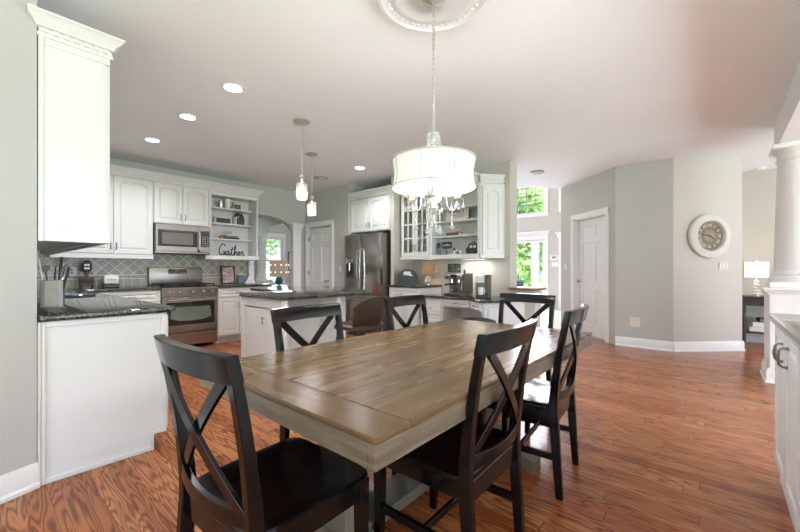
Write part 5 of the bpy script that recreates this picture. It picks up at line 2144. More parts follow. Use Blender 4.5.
for nm, lab, m_, a, b_, h, kd in UT:
    t = thing(nm, lab, 'knife' if nm == 'knife' else 'utensil', H0, R(-12), 'utensils in the grey holder')
    t.scale = (0.72, 0.72, 0.93)
    p0 = Vector((a[0], a[1], 0.02))
    p1 = Vector((b_[0], b_[1], 0.19 + h * 0.55))
    p2 = p1 + (p1 - p0).normalized() * h * 0.45
    mb = MB()
    mb.tube([p0, p1], 0.006 if kd != 'handle' else 0.009, 8)
    mb.build('shaft', m_, t)
    mb = MB()
    if kd == 'ladle':
        mb.bar([p1, p1.lerp(p2, 0.5) + Vector((-0.012, 0, 0)), p2 + Vector((-0.03, 0, 0.01))], [0.02, 0.034, 0.02], [0.008, 0.01, 0.008], (0.3, 1, 0))
    elif kd == 'flat':
        mb.bar([p1, p1.lerp(p2, 0.4), p2], [0.03, 0.07, 0.075], 0.006, (1, 0.2, 0))
    elif kd == 'handle':
        mb.bar([p1 - Vector((0, 0, 0.03)), p1, p2], [0.02, 0.026, 0.024], [0.012, 0.016, 0.014], (1, 0, 0))
    else:
        ax = (p2 - p1)
        for j in range(5):
            an = PI * j / 5
            sd = Vector((math.cos(an), math.sin(an), 0))
            lp = [p1, p1 + ax * 0.4 + sd * 0.022, p1 + ax * 0.8 + sd * 0.028, p1 + ax * 1.1, p1 + ax * 0.8 - sd * 0.028, p1 + ax * 0.4 - sd * 0.022]
            mb.tube(lp, 0.0014, 4, True)
    mb.build('head', m_, t)
t = thing('ornament', 'black round-headed stand ornament against the tile backsplash', 'ornament', (0.985, 6.3, 0.9145))
t.scale = (0.66, 0.66, 1.0)
mb = MB()
mb.box(-0.11, 0.11, -0.05, 0.05, 0.03, 0.15, 0.004)
for x in (-0.09, 0.09):
    mb.box(x - 0.012, x + 0.012, -0.05, 0.05, 0, 0.03)
mb.build('base', M['iron'], t)
mb = MB()
mb.box(-0.10, 0.10, -0.054, -0.05, 0.045, 0.058)
mb.box(-0.10, 0.10, -0.054, -0.05, 0.125, 0.138)
mb.cyl((0, 0, 0.15), (0, 0, 0.22), 0.03)
mb.build('copper_band', M['wood'], t)
mb = MB()
lathe_y(mb, [(0.075, -0.03), (0.085, 0.0), (0.085, 0.02), (0.07, 0.03), (0.0, 0.03)], 24)
bmesh.ops.translate(mb.bm, verts=mb.bm.verts, vec=(0, 0, 0.285))
hd = mb.build('round_head', M['black'], t)
mb = MB()
for z0, z1 in ((0.25, 0.275), (0.295, 0.32)):
    mb.box(-0.04, -0.005, -0.0325, -0.0295, z0, z1)
    mb.box(0.005, 0.04, -0.0325, -0.0295, z0, z1)
mb.build('marking', M['white'], hd)
t = thing('butter_dish', 'white lidded crock on a black base against the tile backsplash', 'crock', (1.245, 6.32, 0.9145))
t.scale = (0.72, 0.72, 0.78)
mb = MB()
mb.box(-0.12, 0.12, -0.07, 0.07, 0, 0.06, 0.008)
mb.build('base', M['black'], t)
mb = MB()
mb.box(-0.115, 0.115, -0.068, 0.068, 0.0605, 0.22, 0.03, 3)
mb.box(-0.04, 0.04, -0.02, 0.02, 0.215, 0.235, 0.008)
cr = mb.build('lid', M['white'], t)
mb = MB()
for i in range(7):
    mb.box(-0.075 + i * 0.022, -0.062 + i * 0.022, -0.0705, -0.067, 0.125, 0.15 + 0.008 * (i % 2))
mb.build('lettering', M['grey'], cr)
t = thing('tray', 'low shiny blue-grey tray lying on the left counter', 'tray', (0.60, 4.42, 0.9145), R(8))
mb = MB()
mb.lathe([(0.0, 0.004), (0.14, 0.004), (0.16, 0.02), (0.165, 0.02), (0.145, 0.0), (0.0, 0.0)], (0, 0, 0), 32)
mb.build('dish', M['blue'], t)
mb = MB()
mb.torus((0, 0, 0.0195), 0.162, 0.004, 32, 6)
mb.build('rim', M['chrome'], t)


def picture(name, label, loc, rz, w, h, frame_m, art_m, fw=0.02, tilt=0.0, mat_w=0.0, cat='picture'):
    """stands with its foot at loc, front faces -y"""
    t = thing(name, label, cat, loc, rz)
    mb = MB().at((0, 0, 0), 0, -tilt)
    mb.box(-w / 2, -w / 2 + fw, -0.018, 0.0, 0, h, 0.002)
    mb.box(w / 2 - fw, w / 2, -0.018, 0.0, 0, h, 0.002)
    mb.box(-w / 2 + fw, w / 2 - fw, -0.018, 0.0, 0, fw, 0.002)
    mb.box(-w / 2 + fw, w / 2 - fw, -0.018, 0.0, h - fw, h, 0.002)
    mb.build('frame', frame_m, t)
    mb = MB().at((0, 0, 0), 0, -tilt)
    if mat_w:
        mb.box(-w / 2 + fw, w / 2 - fw, -0.006, -0.002, fw, h - fw)
        mb.build('mat_board', M['paper'], t)
        mb = MB().at((0, 0, 0), 0, -tilt)
        mb.box(-w / 2 + fw + mat_w, w / 2 - fw - mat_w, -0.008, -0.0055, fw + mat_w, h - fw - mat_w)
    else:
        mb.box(-w / 2 + fw, w / 2 - fw, -0.008, -0.002, fw, h - fw)
    mb.build('print', art_m, t)
    return t


picture('picture_frame', 'black framed print standing on the counter right of the range', (2.89, 6.41, 0.9148), 0, 0.235, 0.31, M['black'],
        mat_picture('floral_print', [srgb(228, 224, 222), srgb(200, 180, 178), srgb(150, 100, 98), srgb(226, 222, 220)], 16), 0.022, 0.12)
t = thing('sail_ornament', 'small white sail-shaped ornament beside the black framed print', 'ornament', (3.24, 6.34, 0.9145))
mb = MB()
mb.prism_y([(-0.09, 0.012), (0.10, 0.012), (0.02, 0.18)], -0.015, 0.015)
mb.build('sail', M['white'], t)
mb = MB()
mb.box(-0.1, 0.11, -0.03, 0.03, 0, 0.012, 0.003)
mb.build('base', M['paper'], t)
t = thing('tile_block', 'small blue-grey decorative block behind the sail ornament', 'ornament', (3.13, 6.45, 0.9145))
mb = MB()
mb.box(-0.05, 0.07, -0.02, 0.03, 0, 0.15, 0.004)
mb.build('block', M['blue'], t)
mb = MB()
mb.box(-0.054, 0.074, -0.024, 0.034, 0.15, 0.158, 0.002)
mb.build('cap', M['white'], t)

# Gather sign on the lowest shelf: cursive strokes
t = thing('word_sign', 'black cursive Gather word sign standing on the lowest shelf', 'sign', (2.672, 6.28, 1.3955))


def stroke(mb, pts, sc, r=0.0075, n=6):
    # Catmull-Rom
    P = [Vector((p[0] * sc, 0, p[1] * sc)) for p in pts]
    out = []
    for i in range(len(P) - 1):
        p0, p1, p2, p3 = P[max(i - 1, 0)], P[i], P[i + 1], P[min(i + 2, len(P) - 1)]
        for k in range(6):
            u = k / 6
            out.append(0.5 * ((2 * p1) + (p2 - p0) * u + (2 * p0 - 5 * p1 + 4 * p2 - p3) * u * u + (3 * p1 - p0 - 3 * p2 + p3) * u ** 3))
    out.append(P[-1])
    mb.tube(out, r * 1.15, n)


SCG = 0.112
LET = [
    ('G', [(0.95, 1.45), (0.75, 1.75), (0.4, 1.6), (0.12, 1.0), (0.1, 0.4), (0.35, 0.1), (0.7, 0.25), (0.9, 0.6), (0.6, 0.62), (0.9, 0.6), (0.92, 0.2), (0.75, 0.05)]),
    ('a', [(1.5, 0.68), (1.25, 0.7), (1.1, 0.4), (1.2, 0.1), (1.42, 0.25), (1.52, 0.66), (1.5, 0.2), (1.62, 0.06), (1.75, 0.25)]),
    ('t', [(1.75, 0.25), (1.95, 0.8), (2.05, 1.35), (1.92, 0.6), (1.95, 0.1), (2.1, 0.08), (2.25, 0.3)]),
    ('h', [(2.25, 0.3), (2.5, 1.1), (2.55, 1.55), (2.42, 1.4), (2.38, 0.5), (2.36, 0.05), (2.5, 0.5), (2.68, 0.68), (2.76, 0.45), (2.76, 0.1), (2.95, 0.2)]),
    ('e', [(2.95, 0.2), (3.15, 0.42), (3.22, 0.65), (3.06, 0.66), (2.98, 0.35), (3.1, 0.07), (3.35, 0.22)]),
    ('r', [(3.35, 0.22), (3.5, 0.72), (3.55, 0.62), (3.72, 0.64), (3.66, 0.3), (3.74, 0.06), (3.92, 0.2)]),
]
for ch, pts in LET:
    mb = MB()
    stroke(mb, pts, SCG)
    if ch == 't':
        stroke(mb, [(1.78, 0.98), (2.0, 1.0), (2.28, 1.06)], SCG, 0.006)
    mb.build('letter', M['black'], t)
mb = MB()
mb.box(0.02, 3.75 * SCG, -0.012, 0.012, 0.0, 0.006)
mb.build('foot_bar', M['black'], t)

# shelf decor, range wall
S3, S2, S1 = 1.6755, 1.9325, 2.1905


def cup(name, label, loc, r, h, m_, handle=True, cat='cup', ha=0.0, group=None):
    t = thing(name, label, cat, loc, ha, group)
    mb = MB()
    mb.lathe([(r * 0.75, 0), (r * 0.95, h * 0.2), (r, h), (r - 0.004, h), (r * 0.9, h * 0.2), (0, h * 0.08)], (0, 0, 0), 20, False)
    mb.lathe([(0, 0), (r * 0.75, 0.0)], (0, 0, 0), 20, False)
    mb.build('bowl', m_, t)
    if handle:
        mb = MB()
        mb.tube([(r * 0.95, 0, h * 0.8), (r * 1.5, 0, h * 0.78), (r * 1.6, 0, h * 0.45), (r * 0.93, 0, h * 0.22)], 0.005, 6)
        mb.build('handle', m_, t)
    return t


cup('cup', 'grey cup at the left on the top open shelf', (2.745, 6.37, S1), 0.042, 0.14, M['steel'], False, group='cups on the top shelf')
cup('pitcher', 'white pitcher between two grey cups on the top open shelf', (2.845, 6.34, S1), 0.045, 0.17, M['white'], True, 'pitcher', R(-60))
cup('cup', 'grey cup right of the white pitcher on the top open shelf', (2.935, 6.38, S1), 0.038, 0.14, M['grey'], False, group='cups on the top shelf')
picture('picture_frame', 'tiny brown framed picture at the right on the top open shelf', (3.03, 6.36, S1), R(-8), 0.09, 0.10, M['wood'], mat_picture('tiny_print', [srgb(90, 80, 72), srgb(150, 140, 128)], 30), 0.014, 0.1)
picture('picture_frame', 'wide white frame with a dark photograph on the second open shelf', (2.79, 6.38, S2), 0, 0.28, 0.125, M['white'], mat_picture('dark_photo', [srgb(40, 36, 32), srgb(96, 84, 70), srgb(54, 48, 42)], 22), 0.02, 0.1)
t = thing('planter', 'square white-edged planter of dark dried flowers on the second open shelf', 'planter', (3.05, 6.34, S2))
mb = MB()
mb.box(-0.07, 0.07, -0.05, 0.05, 0, 0.13, 0.004)
mb.build('pot', M['wood'], t)
mb = MB()
for x in (-0.08, 0.08):
    mb.box(x - 0.008, x + 0.008, -0.056, 0.056, 0, 0.14, 0.002)
mb.build('frame_sides', M['white'], t)
mb = MB()
rnd = random.Random(3)
for k in range(26):
    mb.sphere((rnd.uniform(-0.065, 0.065), rnd.uniform(-0.04, 0.04), 0.14 + rnd.uniform(0, 0.07)), 0.016, 5)
mb.build('dried_flowers', M['greenbox'], t)
for i, (w, h, z, m_, lab) in enumerate(((0.27, 0.035, 0, M['slate'], 'dark flat book at the bottom of the stack on the third open shelf'), (0.22, 0.03, 0.0355, M['grey'], 'grey flat book in the middle of the third shelf stack'), (0.2, 0.025, 0.066, M['cream'], 'pale flat book on top of the third shelf stack'))):
    t = thing('book', lab, 'book', (2.89, 6.36, S3 + z), R(3 * i), 'stacked books on the third open shelf')
    mb = MB()
    mb.box(-w / 2, w / 2, -0.08, 0.08, 0, h, 0.003)
    mb.build('cover', m_, t)
    mb = MB()
    mb.box(-w / 2 + 0.006, w / 2 + 0.001, -0.077, 0.082, 0.005, h - 0.005)
    mb.build('pages', M['paper'], t)
t = thing('pumpkin', 'small rust-orange pumpkin at the left of the third shelf books', 'ornament', (2.735, 6.33, S3))
mb = MB()
for k in range(7):
    a = 2 * PI * k / 7
    mb.sphere((0.018 * math.cos(a), 0.018 * math.sin(a), 0.028), 0.024, 8, 1.15)
mb.build('ribs', M['orange'], t)
mb = MB()
mb.cyl((0, 0, 0.05), (0.006, 0, 0.072), 0.006, 0.004, 8)
mb.build('stem', M['wood'], t)
t = thing('flower', 'small dusty pink rose lying on the third shelf books', 'flower', (2.88, 6.34, S3 + 0.0915))
mb = MB()
for k in range(9):
    a = 2.4 * k
    r = 0.006 + 0.0035 * k
    mb.sphere((r * math.cos(a), r * math.sin(a), 0.024), 0.018, 6, 1.3)
mb.build('petals', M['pink'], t)
mb = MB()
mb.lathe([(0.0, 0), (0.02, 0.0), (0.03, 0.012), (0.0, 0.014)], (0, 0, 0), 10)
mb.build('calyx', M['greenbox'], t)

# ------------------------------------------------------------------ hutch decor (front faces -X)
HX_, F_ = 4.93, -PI / 2
t = thing('word_sign', 'cream FAMILY sign board with scalloped corners on the hutch shelf', 'sign', (4.90, 3.06, 1.9105), F_)
mb = MB().at((0, 0, 0), 0, -0.10)
w, h, c = 0.205, 0.115, 0.03
pts = []
for cx_, cz_, a0 in ((w, h, 180), (-w, h, 270), (-w, -h, 0), (w, -h, 90)):
    for k in range(5):
        a = R(a0 + 90 - k * 22.5) if False else R(a0 + (4 - k) * 22.5 if cx_ * cz_ > 0 else a0 + (4 - k) * 22.5)
        pts.append((cx_ + c * math.cos(a + (PI / 2 if False else 0)), 0.117 + cz_ + c * math.sin(a)))
seq = [(w - c, 0.117 + h)] + [(-w + c, 0.117 + h)] + [(-w + c * 0.75, 0.117 + h - c * 0.6), (-w, 0.117 + h - c), (-w, 0.117 - h + c), (-w + c * 0.75, 0.117 - h + c * 0.6), (-w + c, 0.117 - h), (w - c, 0.117 - h), (w - c * 0.75, 0.117 - h + c * 0.6), (w, 0.117 - h + c), (w, 0.117 + h - c), (w - c * 0.75, 0.117 + h - c * 0.6)]
mb.prism_y(seq, -0.012, 0.0)
sg = mb.build('board', M['cream'], t)
mb = MB().at((0, 0, 0), 0, -0.10)
mb.box(-w * 1.03, w * 1.03, 0.0005, 0.012, 0.002, 0.117 + h)
mb.build('backing', M['wood'], t)
text_part('lettering', 'FAMILY', 0.092, M['slate'], sg, (0, -0.0185, 0.15), (PI / 2 - 0.1, 0, 0))
mb = MB().at((0, 0, 0), 0, -0.10)
for z, w_ in ((0.085, 0.13), (0.062, 0.10)):
    mb.box(-w_, w_, -0.0135, -0.0115, z, z + 0.008)
mb.build('small_script', M['grey'], sg)
t = thing('book', 'brown book lying flat on the hutch shelf under the sign', 'book', (4.92, 3.09, 1.6805), F_)
mb = MB()
mb.box(-0.13, 0.10, -0.09, 0.09, 0, 0.055, 0.003)
mb.build('cover', M['wood'], t)
mb = MB()
mb.box(-0.125, 0.1015, -0.086, 0.0915, 0.008, 0.047)
mb.build('pages', M['paper'], t)
t = thing('bird_ornament', 'small pink-white bird figurine sitting on the brown book', 'ornament', (4.92, 3.06, 1.736), F_)
mb = MB()
mb.sphere((0, 0, 0.04), 0.04, 12, 0.95)
mb.sphere((0.035, 0, 0.085), 0.024, 10)
mb.build('body', M['pink'], t)
mb = MB()
mb.bar([(-0.03, 0, 0.045), (-0.06, 0, 0.05), (-0.09, 0, 0.062)], [0.03, 0.025, 0.02], [0.012, 0.008, 0.005], (0, 1, 0))
mb.build('tail', M['white'], t)
t = thing('ornament', 'low white shell beside the brown book on the hutch shelf', 'ornament', (4.94, 2.93, 1.6805), F_)
mb = MB()
mb.lathe([(0.0, 0), (0.045, 0.0), (0.05, 0.015), (0.03, 0.035), (0.0, 0.042)], (0, 0, 0), 16)
mb.build('shell', M['paper'], t)
mb = MB()
mb.torus((0, 0, 0.022), 0.036, 0.006, 14, 6)
mb.build('rib', M['pink'], t)
t = thing('bottle', 'small dark bottle with clear foot at the left of the hutch bottom shelf', 'bottle', (4.90, 3.40, 1.3925))
mb = MB()
mb.lathe([(0.0, 0.0), (0.032, 0.0), (0.034, 0.09), (0.02, 0.12), (0.0, 0.12)], (0, 0, 0), 16)
mb.build('base', M['grey'], t)
mb = MB()
mb.lathe([(0.022, 0.12), (0.03, 0.13), (0.03, 0.185), (0.012, 0.2), (0.0, 0.2)], (0, 0, 0), 16)
mb.build('cap', M['black'], t)
t = thing('word_sign', 'small black chalkboard sign on a stem on the hutch bottom shelf', 'sign', (4.88, 3.24, 1.3925), F_)
mb = MB()
mb.lathe([(0.0, 0.0), (0.045, 0.0), (0.045, 0.008), (0.008, 0.012), (0.006, 0.10), (0.0, 0.10)], (0, 0, 0), 16)
mb.build('stand', M['iron'], t)
mb = MB()
mb.box(-0.095, 0.095, -0.008, 0.008, 0.10, 0.205, 0.01)
bd = mb.build('board', M['slate'], t)
text_part('lettering', 'Coffee', 0.055, M['white'], bd, (0, -0.009, 0.155))
for i, (y, h, lab) in enumerate(((3.09, 0.105, 'first little white figurine right of the chalkboard sign'), (3.035, 0.08, 'second little figurine right of the chalkboard sign'), (2.975, 0.07, 'third little figurine, nearest the toy camper'))):
    t = thing('figurine', lab, 'figurine', (4.87, y, 1.3925), F_, 'figurines on the hutch bottom shelf')
    mb = MB()
    mb.lathe([(0.0, 0), (0.022, 0.0), (0.024, h * 0.25), (0.014, h * 0.6), (0.012, h * 0.66), (0.0, h * 0.68)], (0, 0, 0), 12)
    mb.build('body', M['white'] if i != 1 else M['grey'], t)
    mb = MB()
    mb.sphere((0, 0, h * 0.8), 0.017, 8)
    mb.build('head', M['slate'] if i == 0 else M['paper'], t)
t = thing('toy_camper', 'dark toy camper van model at the right of the hutch bottom shelf', 'toy', (4.88, 2.765, 1.3925), F_)
mb = MB()
mb.prism_y([(-0.10, 0.03), (0.09, 0.03), (0.09, 0.12), (0.07, 0.15), (-0.05, 0.15), (-0.07, 0.10), (-0.10, 0.09)], -0.05, 0.05)
mb.build('body', M['greenbox'], t)
mb = MB()
mb.box(-0.05, 0.07, -0.045, 0.045, 0.152, 0.165, 0.003)
mb.box(-0.02, 0.02, -0.02, 0.02, 0.165, 0.185, 0.004)
mb.build('roof_rack', M['grey'], t)
mb = MB()
mb.box(-0.035, 0.01, -0.0515, -0.049, 0.09, 0.13)
mb.box(0.025, 0.07, -0.0515, -0.049, 0.09, 0.13)
mb.build('window', M['paper'], t)
for x in (-0.06, 0.055):
    for y in (-0.05, 0.05):
        mb = MB()
        mb.cyl((x, y - 0.008, 0.027), (x, y + 0.008, 0.027), 0.027, n=14)
        mb.build('wheel', M['black'], t)
# glasses behind the glass doors
k = 0
WHERE = ['lowest', 'second', 'third']
for zi, z in enumerate((1.3885, 1.6605, 1.9305)):
    for y, hand in ((3.93, 'left'), (3.86, 'left'), (3.68, 'right'), (3.60, 'right')):
        t = thing('wine_glass', 'clear glass behind the %s glass door, %s shelf, %s one' % (hand, WHERE[zi], 'outer' if y in (3.93, 3.60) else 'inner'), 'glass', (4.92, y, z), 0, 'glasses behind the gridded doors')
        mb = MB()
        mb.lathe([(0.0, 0.0), (0.03, 0.0), (0.03, 0.003), (0.004, 0.006), (0.004, 0.07), (0.02, 0.085), (0.034, 0.12), (0.03, 0.17), (0.029, 0.17), (0.032, 0.12), (0.018, 0.09), (0.0, 0.082)], (0, 0, 0), 16)
        mb.build('bowl', M['crystal'], t)

# coffee counter things
t = thing('bread_box', 'dark green dome-topped bread box on the counter beside the refrigerator', 'bread box', (4.72, 3.90, 0.9145), R(-62))
mb = MB()
pts = [(-0.15, 0), (0.15, 0)] + [(0.15 * math.cos(R(a)), 0.105 + 0.15 * math.sin(R(a))) for a in range(0, 181, 12)]
mb.prism_y(pts, -0.09, 0.09)
bb = mb.build('body', M['greenbox'], t)
mb = MB()
pts = [(-0.14, 0.008), (0.14, 0.008)] + [(0.14 * math.cos(R(a)), 0.105 + 0.14 * math.sin(R(a))) for a in range(0, 181, 12)]
mb.prism_y(pts, -0.096, -0.09)
dr_ = mb.build('door', M['greenbox'], t)
mb = MB()
mb.box(-0.05, 0.07, -0.099, -0.0955, 0.155, 0.215, 0.004)
mb.build('label', M['white'], dr_)
mb = MB()
mb.box(0.04, 0.10, -0.104, -0.0955, 0.145, 0.157, 0.003)
mb.build('handle', M['chrome'], dr_)
t = thing('table_lamp', 'brown shaded lamp with clear glass base beside the dark green bread box', 'lamp', (4.88, 3.60, 0.9145))
mb = MB()
mb.lathe([(0.0, 0.0), (0.055, 0.0), (0.055, 0.012), (0.02, 0.018), (0.0, 0.018)], (0, 0, 0), 20)
mb.build('foot', M['chrome'], t)
mb = MB()
mb.lathe([(0.018, 0.018), (0.05, 0.045), (0.058, 0.08), (0.045, 0.115), (0.02, 0.135), (0.012, 0.15)], (0, 0, 0), 18)
mb.build('glass_base', M['crystal'], t)
mb = MB()
mb.cyl((0, 0, 0.15), (0, 0, 0.36), 0.005)
mb.build('stem', M['brass'], t)
mb = MB()
n = 28
lp = lambda r, z: [(r * math.cos(2 * PI * q / n), r * math.sin(2 * PI * q / n), z) for q in range(n)]
mb.loft([lp(0.115, 0.175), lp(0.085, 0.36), lp(0.082, 0.36), lp(0.112, 0.175), lp(0.115, 0.175)], True, False, False)
mb.build('lamp_shade', M['brownshade'], t)
light('POINT', 'brown_lamp_bulb', (0, 0, 0.27), 1.2, (1, 0.75, 0.5), radius=0.03, parent=t)

# espresso machine on the desk
t = thing('espresso_machine', 'steel espresso machine with portafilter on the desk top', 'coffee machine', (4.74, 2.945, 0.7725), F_)
mb = MB()
mb.box(-0.165, 0.165, -0.13, 0.15, 0.0, 0.035, 0.008)
mb.build('drip_base', M['steeld'], t)
mb = MB()
mb.box(-0.14, 0.14, -0.135, -0.01, 0.036, 0.05, 0.003)
mb.build('drip_tray', M['chrome'], t)
mb = MB()
mb.box(-0.16, 0.16, 0.0, 0.15, 0.035, 0.25, 0.006)
mb.build('back_body', M['steeld'], t)
mb = MB()
mb.box(0.155, 0.168, -0.11, 0.15, 0.035, 0.335, 0.004)
mb.build('side_panel', M['olive'], t)
mb = MB()
mb.box(-0.165, 0.155, -0.125, 0.15, 0.245, 0.335, 0.02, 2)
hd = mb.build('head', M['steel'], t)
mb = MB()
mb.box(-0.05, 0.055, -0.1285, -0.124, 0.268, 0.315, 0.003)
mb.build('screen', M['black'], hd)
mb = MB()
mb.cyl((-0.13, -0.12, 0.29), (-0.13, -0.15, 0.29), 0.02, n=14)
mb.build('dial', M['chrome'], hd)
mb = MB()
mb.cyl((-0.07, -0.07, 0.19), (-0.07, -0.07, 0.245), 0.034, n=16)
mb.cyl((0.06, -0.07, 0.2), (0.06, -0.07, 0.245), 0.026, n=16)
mb.build('group_head', M['chrome'], hd)
mb = MB()
mb.lathe([(0.0, 0.155), (0.028, 0.16), (0.034, 0.19), (0.0, 0.19)], (-0.07, -0.07, 0), 16)
mb.tube([(-0.07, -0.1, 0.175), (-0.10, -0.2, 0.165)], [0.01, 0.014], 8)
mb.build('portafilter', M['black'], t)
mb = MB()
mb.tube([(0.12, -0.08, 0.245), (0.13, -0.10, 0.2), (0.125, -0.11, 0.10)], 0.005, 6)
mb.build('steam_wand', M['chrome'], t)
cup('coffee_cup', 'small steel cup under the espresso machine group head', (4.74 - 0.07, 2.945 + 0.07, 0.8235), 0.03, 0.05, M['steel'], False)
t = picture('picture_frame', 'small dark framed plant print on the wall above the espresso machine', (5.092, 3.23, 1.12), F_, 0.235, 0.135, M['slate'], mat_picture('fern_print', [srgb(200, 204, 192), srgb(90, 104, 80), srgb(60, 74, 56), srgb(190, 196, 180)], 26), 0.012)
t = thing('salt_shaker', 'small dark shaker standing on top of the espresso machine', 'shaker', (4.72, 2.82, 1.108))
mb = MB()
mb.lathe([(0.0, 0), (0.018, 0.0), (0.016, 0.04), (0.0, 0.04)], (0, 0, 0), 12)
mb.build('jar', M['olive'], t)
mb = MB()
mb.lathe([(0.017, 0.04), (0.017, 0.052), (0.008, 0.06), (0.0, 0.06)], (0, 0, 0), 12)
mb.build('lid', M['steeld'], t)
# pod coffee maker
t = thing('coffee_maker', 'silver and black single-cup pod coffee maker on the desk top', 'coffee machine', (4.58, 2.46, 0.7725), R(-62))
mb = MB()
mb.box(-0.085, 0.085, -0.13, 0.04, 0.0, 0.045, 0.012, 2)
mb.build('drip_base', M['black'], t)
mb = MB()
mb.box(-0.09, 0.03, 0.0, 0.16, 0.0, 0.30, 0.015, 2)
mb.build('back_body', M['grey'], t)
mb = MB()
mb.prism_x([(-0.115, 0.21), (0.16, 0.20), (0.16, 0.315), (0.02, 0.335), (-0.10, 0.30)], -0.088, 0.03)
hd = mb.build('head', M['steel'], t)
mb = MB()
mb.tube([(-0.07, -0.06, 0.31), (-0.07, -0.135, 0.325), (0.012, -0.135, 0.325), (0.012, -0.06, 0.31)], 0.008, 8)
mb.build('lid_handle', M['chrome'], hd)
mb = MB()
mb.box(0.034, 0.125, -0.03, 0.16, 0.0, 0.30, 0.02, 2)
mb.build('water_tank', M['olive'], t)
mb = MB()
mb.box(0.03, 0.13, -0.035, 0.165, 0.301, 0.315, 0.006)
mb.build('tank_lid', M['slate'], t)
ax = Vector((math.cos(R(-62)), math.sin(R(-62)), 0))
ay = Vector((-math.sin(R(-62)), math.cos(R(-62)), 0))
p = Vector((4.58, 2.46, 0.7725 + 0.046)) + ax * (-0.02) + ay * (-0.07)
cup('mug', 'white mug standing in the pod coffee maker', p, 0.038, 0.10, M['white'], True, 'mug', R(-62))

# ------------------------------------------------------------------ far room: console, lamp, picture
t = thing('console_table', 'dark console table beyond the kitchen arch', 'table', (5.02, 8.35, 0))
mb = MB()
mb.box(-0.5, 0.55, -0.18, 0.18, 0.72, 0.76, 0.005)
mb.build('tabletop', M['darkwood'], t)
for sx in (-0.45, 0.5):
    for sy in (-0.14, 0.14):
        mb = MB()
        mb.box(sx - 0.025, sx + 0.025, sy - 0.025, sy + 0.025, 0, 0.72)
        mb.build('leg', M['darkwood'], t)
t = thing('table_lamp', 'lamp with smoky drum shade and teal glass base seen through the arch', 'lamp', (5.03, 8.35, 0.7605))
mb = MB()
mb.lathe([(0.0, 0.0), (0.075, 0.0), (0.075, 0.015), (0.02, 0.02), (0.0, 0.02)], (0, 0, 0), 20)
mb.build('foot', M['chrome'], t)
mb = MB()
mb.lathe([(0.03, 0.02), (0.085, 0.06), (0.09, 0.15), (0.05, 0.24), (0.02, 0.27)], (0, 0, 0), 20)
mb.build('glass_base', paint('teal_glass', srgb(60, 130, 126), 0.08, 0.1), t)
mb = MB()
mb.cyl((0, 0, 0.27), (0, 0, 0.64), 0.006)
mb.build('stem', M['chrome'], t)
mb = MB()
n = 32
lp = lambda r, z: [(r * math.cos(2 * PI * q / n), r * math.sin(2 * PI * q / n), z) for q in range(n)]
mb.loft([lp(0.22, 0.225), lp(0.22, 0.64), lp(0.216, 0.64), lp(0.216, 0.225), lp(0.22, 0.225)], True, False, False)
mb.build('lamp_shade', M['mesh'], t)
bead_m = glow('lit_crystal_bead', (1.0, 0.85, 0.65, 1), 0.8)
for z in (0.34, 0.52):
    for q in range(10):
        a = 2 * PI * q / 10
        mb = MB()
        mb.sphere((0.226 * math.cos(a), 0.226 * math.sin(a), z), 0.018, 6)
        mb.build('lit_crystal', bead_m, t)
t = picture('picture_frame', 'small framed picture on the wall beyond the arch', (6.38, 9.845, 1.15), 0, 0.3, 0.55, M['darkwood'], mat_picture('hall_print', [srgb(196, 176, 170), srgb(226, 214, 208)], 8), 0.03, 0, 0.05)

# ------------------------------------------------------------------ outside
mb = MB()
mb.box(-40, 60, -60, 60, -0.35, -0.3)
struct(mb.build('lawn', M['grass']), 'green lawn outside the windows', 'lawn')
mb = MB()
mb.box(11.45, 14.5, 3.2, 6.6, -0.3, -0.02)
struct(mb.build('porch', M['asphalt']), 'grey porch floor outside the front door', 'porch')


def tree(label, x, y, h, r, leaf, seed, cz=None, name='tree', n=2600, leafs=0.22, group=None):
    t = thing(name, label, 'tree' if name == 'tree' else 'shrub', (x, y, -0.3), 0, group)
    rd_ = random.Random(seed)
    mb = MB()
    mb.tube([(0, 0, 0), (0.1, 0.05, h * 0.3), (0, 0.1, h * 0.6), (0.05, 0, h * 0.85)], [0.14, 0.11, 0.07, 0.03] if name == 'tree' else [0.04, 0.03, 0.02, 0.01], 8)
    mb.build('trunk', M['bark'], t)
    bm = bmesh.new()
    blobs = [(rd_.uniform(-r, r) * 0.6, rd_.uniform(-r, r) * 0.6, h * rd_.uniform(0.25 if name == 'tree' else 0.15, 0.9), r * rd_.uniform(0.35, 0.6)) for _ in range(12)]
    for k in range(n):
        bx_, by_, bz_, br = rd_.choice(blobs)
        d = Vector((rd_.gauss(0, 1), rd_.gauss(0, 1), rd_.gauss(0, 1))).normalized() * br * rd_.uniform(0.6, 1.0)
        c = Vector((bx_, by_, bz_)) + d
        if c.z < 0.1:
            c.z = 0.1 + rd_.random() * 0.2
        u = Vector((rd_.gauss(0, 1), rd_.gauss(0, 1), rd_.gauss(0, 1))).normalized()
        v = u.orthogonal().normalized()
        s = leafs * rd_.uniform(0.6, 1.2)
        q = [c - u * s, c + v * s * 0.45, c + u * s, c - v * s * 0.45]
        bm.faces.new([bm.verts.new(p_) for p_ in q])
    me = bpy.data.meshes.new('foliage')
    bm.to_mesh(me)
    bm.free()
    me.materials.append(leaf)
    o = bpy.data.objects.new('foliage', me)
    COL.objects.link(o)
    o.parent = t


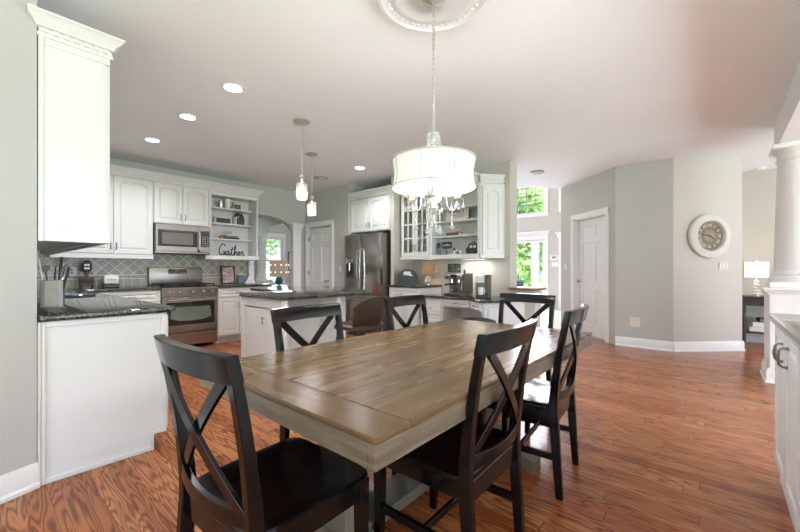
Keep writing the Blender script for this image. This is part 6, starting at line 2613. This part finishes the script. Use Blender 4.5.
tree('fresh green tree outside the glazed front door', 17.0, 6.6, 5.5, 1.7, M['leaf1'], 1)
tree('tall green tree outside the high foyer window', 22.0, 8.4, 12.0, 2.6, M['leaf1'], 2, n=4200, leafs=0.3)
tree('darker green tree behind the front door shrubs', 24.0, 14.2, 9.0, 2.2, M['leaf2'], 3, n=3200, leafs=0.3)
tree('leafy tree beyond the far room window', 6.2, 14.0, 5.0, 2.4, M['leaf1'], 4, n=3600, leafs=0.2)
tree('darker leafy tree at the left beyond the far room window', 9.0, 20.5, 8.0, 2.6, M['leaf2'], 5, n=3600, leafs=0.26)
tree('low round shrub outside the sidelight of the front door', 14.6, 4.6, 1.5, 0.5, M['leaf2'], 6, name='shrub', n=900, leafs=0.1)
t = thing('porch_planter', 'dark blue glazed planter on the porch behind the front door glass', 'planter', (13.6, 5.95, -0.0195))
mb = MB()
mb.lathe([(0.0, 0), (0.22, 0.0), (0.32, 0.25), (0.36, 0.55), (0.38, 0.7), (0.41, 0.72), (0.41, 0.78), (0.36, 0.78), (0.34, 0.7), (0.0, 0.68)], (0, 0, 0), 28)
mb.build('pot', M['bluepot'], t)
mb = MB()
rnd = random.Random(8)
for k in range(60):
    a, r = rnd.uniform(0, 2 * PI), rnd.uniform(0, 0.3)
    c = Vector((r * math.cos(a), r * math.sin(a), 0.7))
    e = Vector((math.cos(a) * 0.25, math.sin(a) * 0.25, rnd.uniform(0.25, 0.5)))
    mb.bar([c, c + e * 0.6, c + e], [0.03, 0.05, 0.01], [0.004] * 3, (-math.sin(a), math.cos(a), 0))
mb.build('leaves', M['leaf2'], t)

# under-cabinet lamp over the desk (it is lit in the photo)
t = thing('under_cabinet_light', 'slim lit lamp under the hutch above the pod coffee maker', 'light', (4.95, 2.8, 1.3245), F_)
mb = MB()
mb.box(-0.2, 0.2, -0.03, 0.03, -0.012, 0.0, 0.004)
mb.build('housing', M['white'], t)
mb = MB()
mb.box(-0.18, 0.18, -0.02, 0.02, -0.014, -0.012)
mb.build('lens', glow('dim_lens', (1, 0.95, 0.85, 1), 1.5), t)
light('AREA', 'under_cabinet_lamp', (0.0, 0, -0.02), 1.3, (1, 0.95, 0.85), 0.36, 0.04, aim=(0, 0, -1), parent=t)
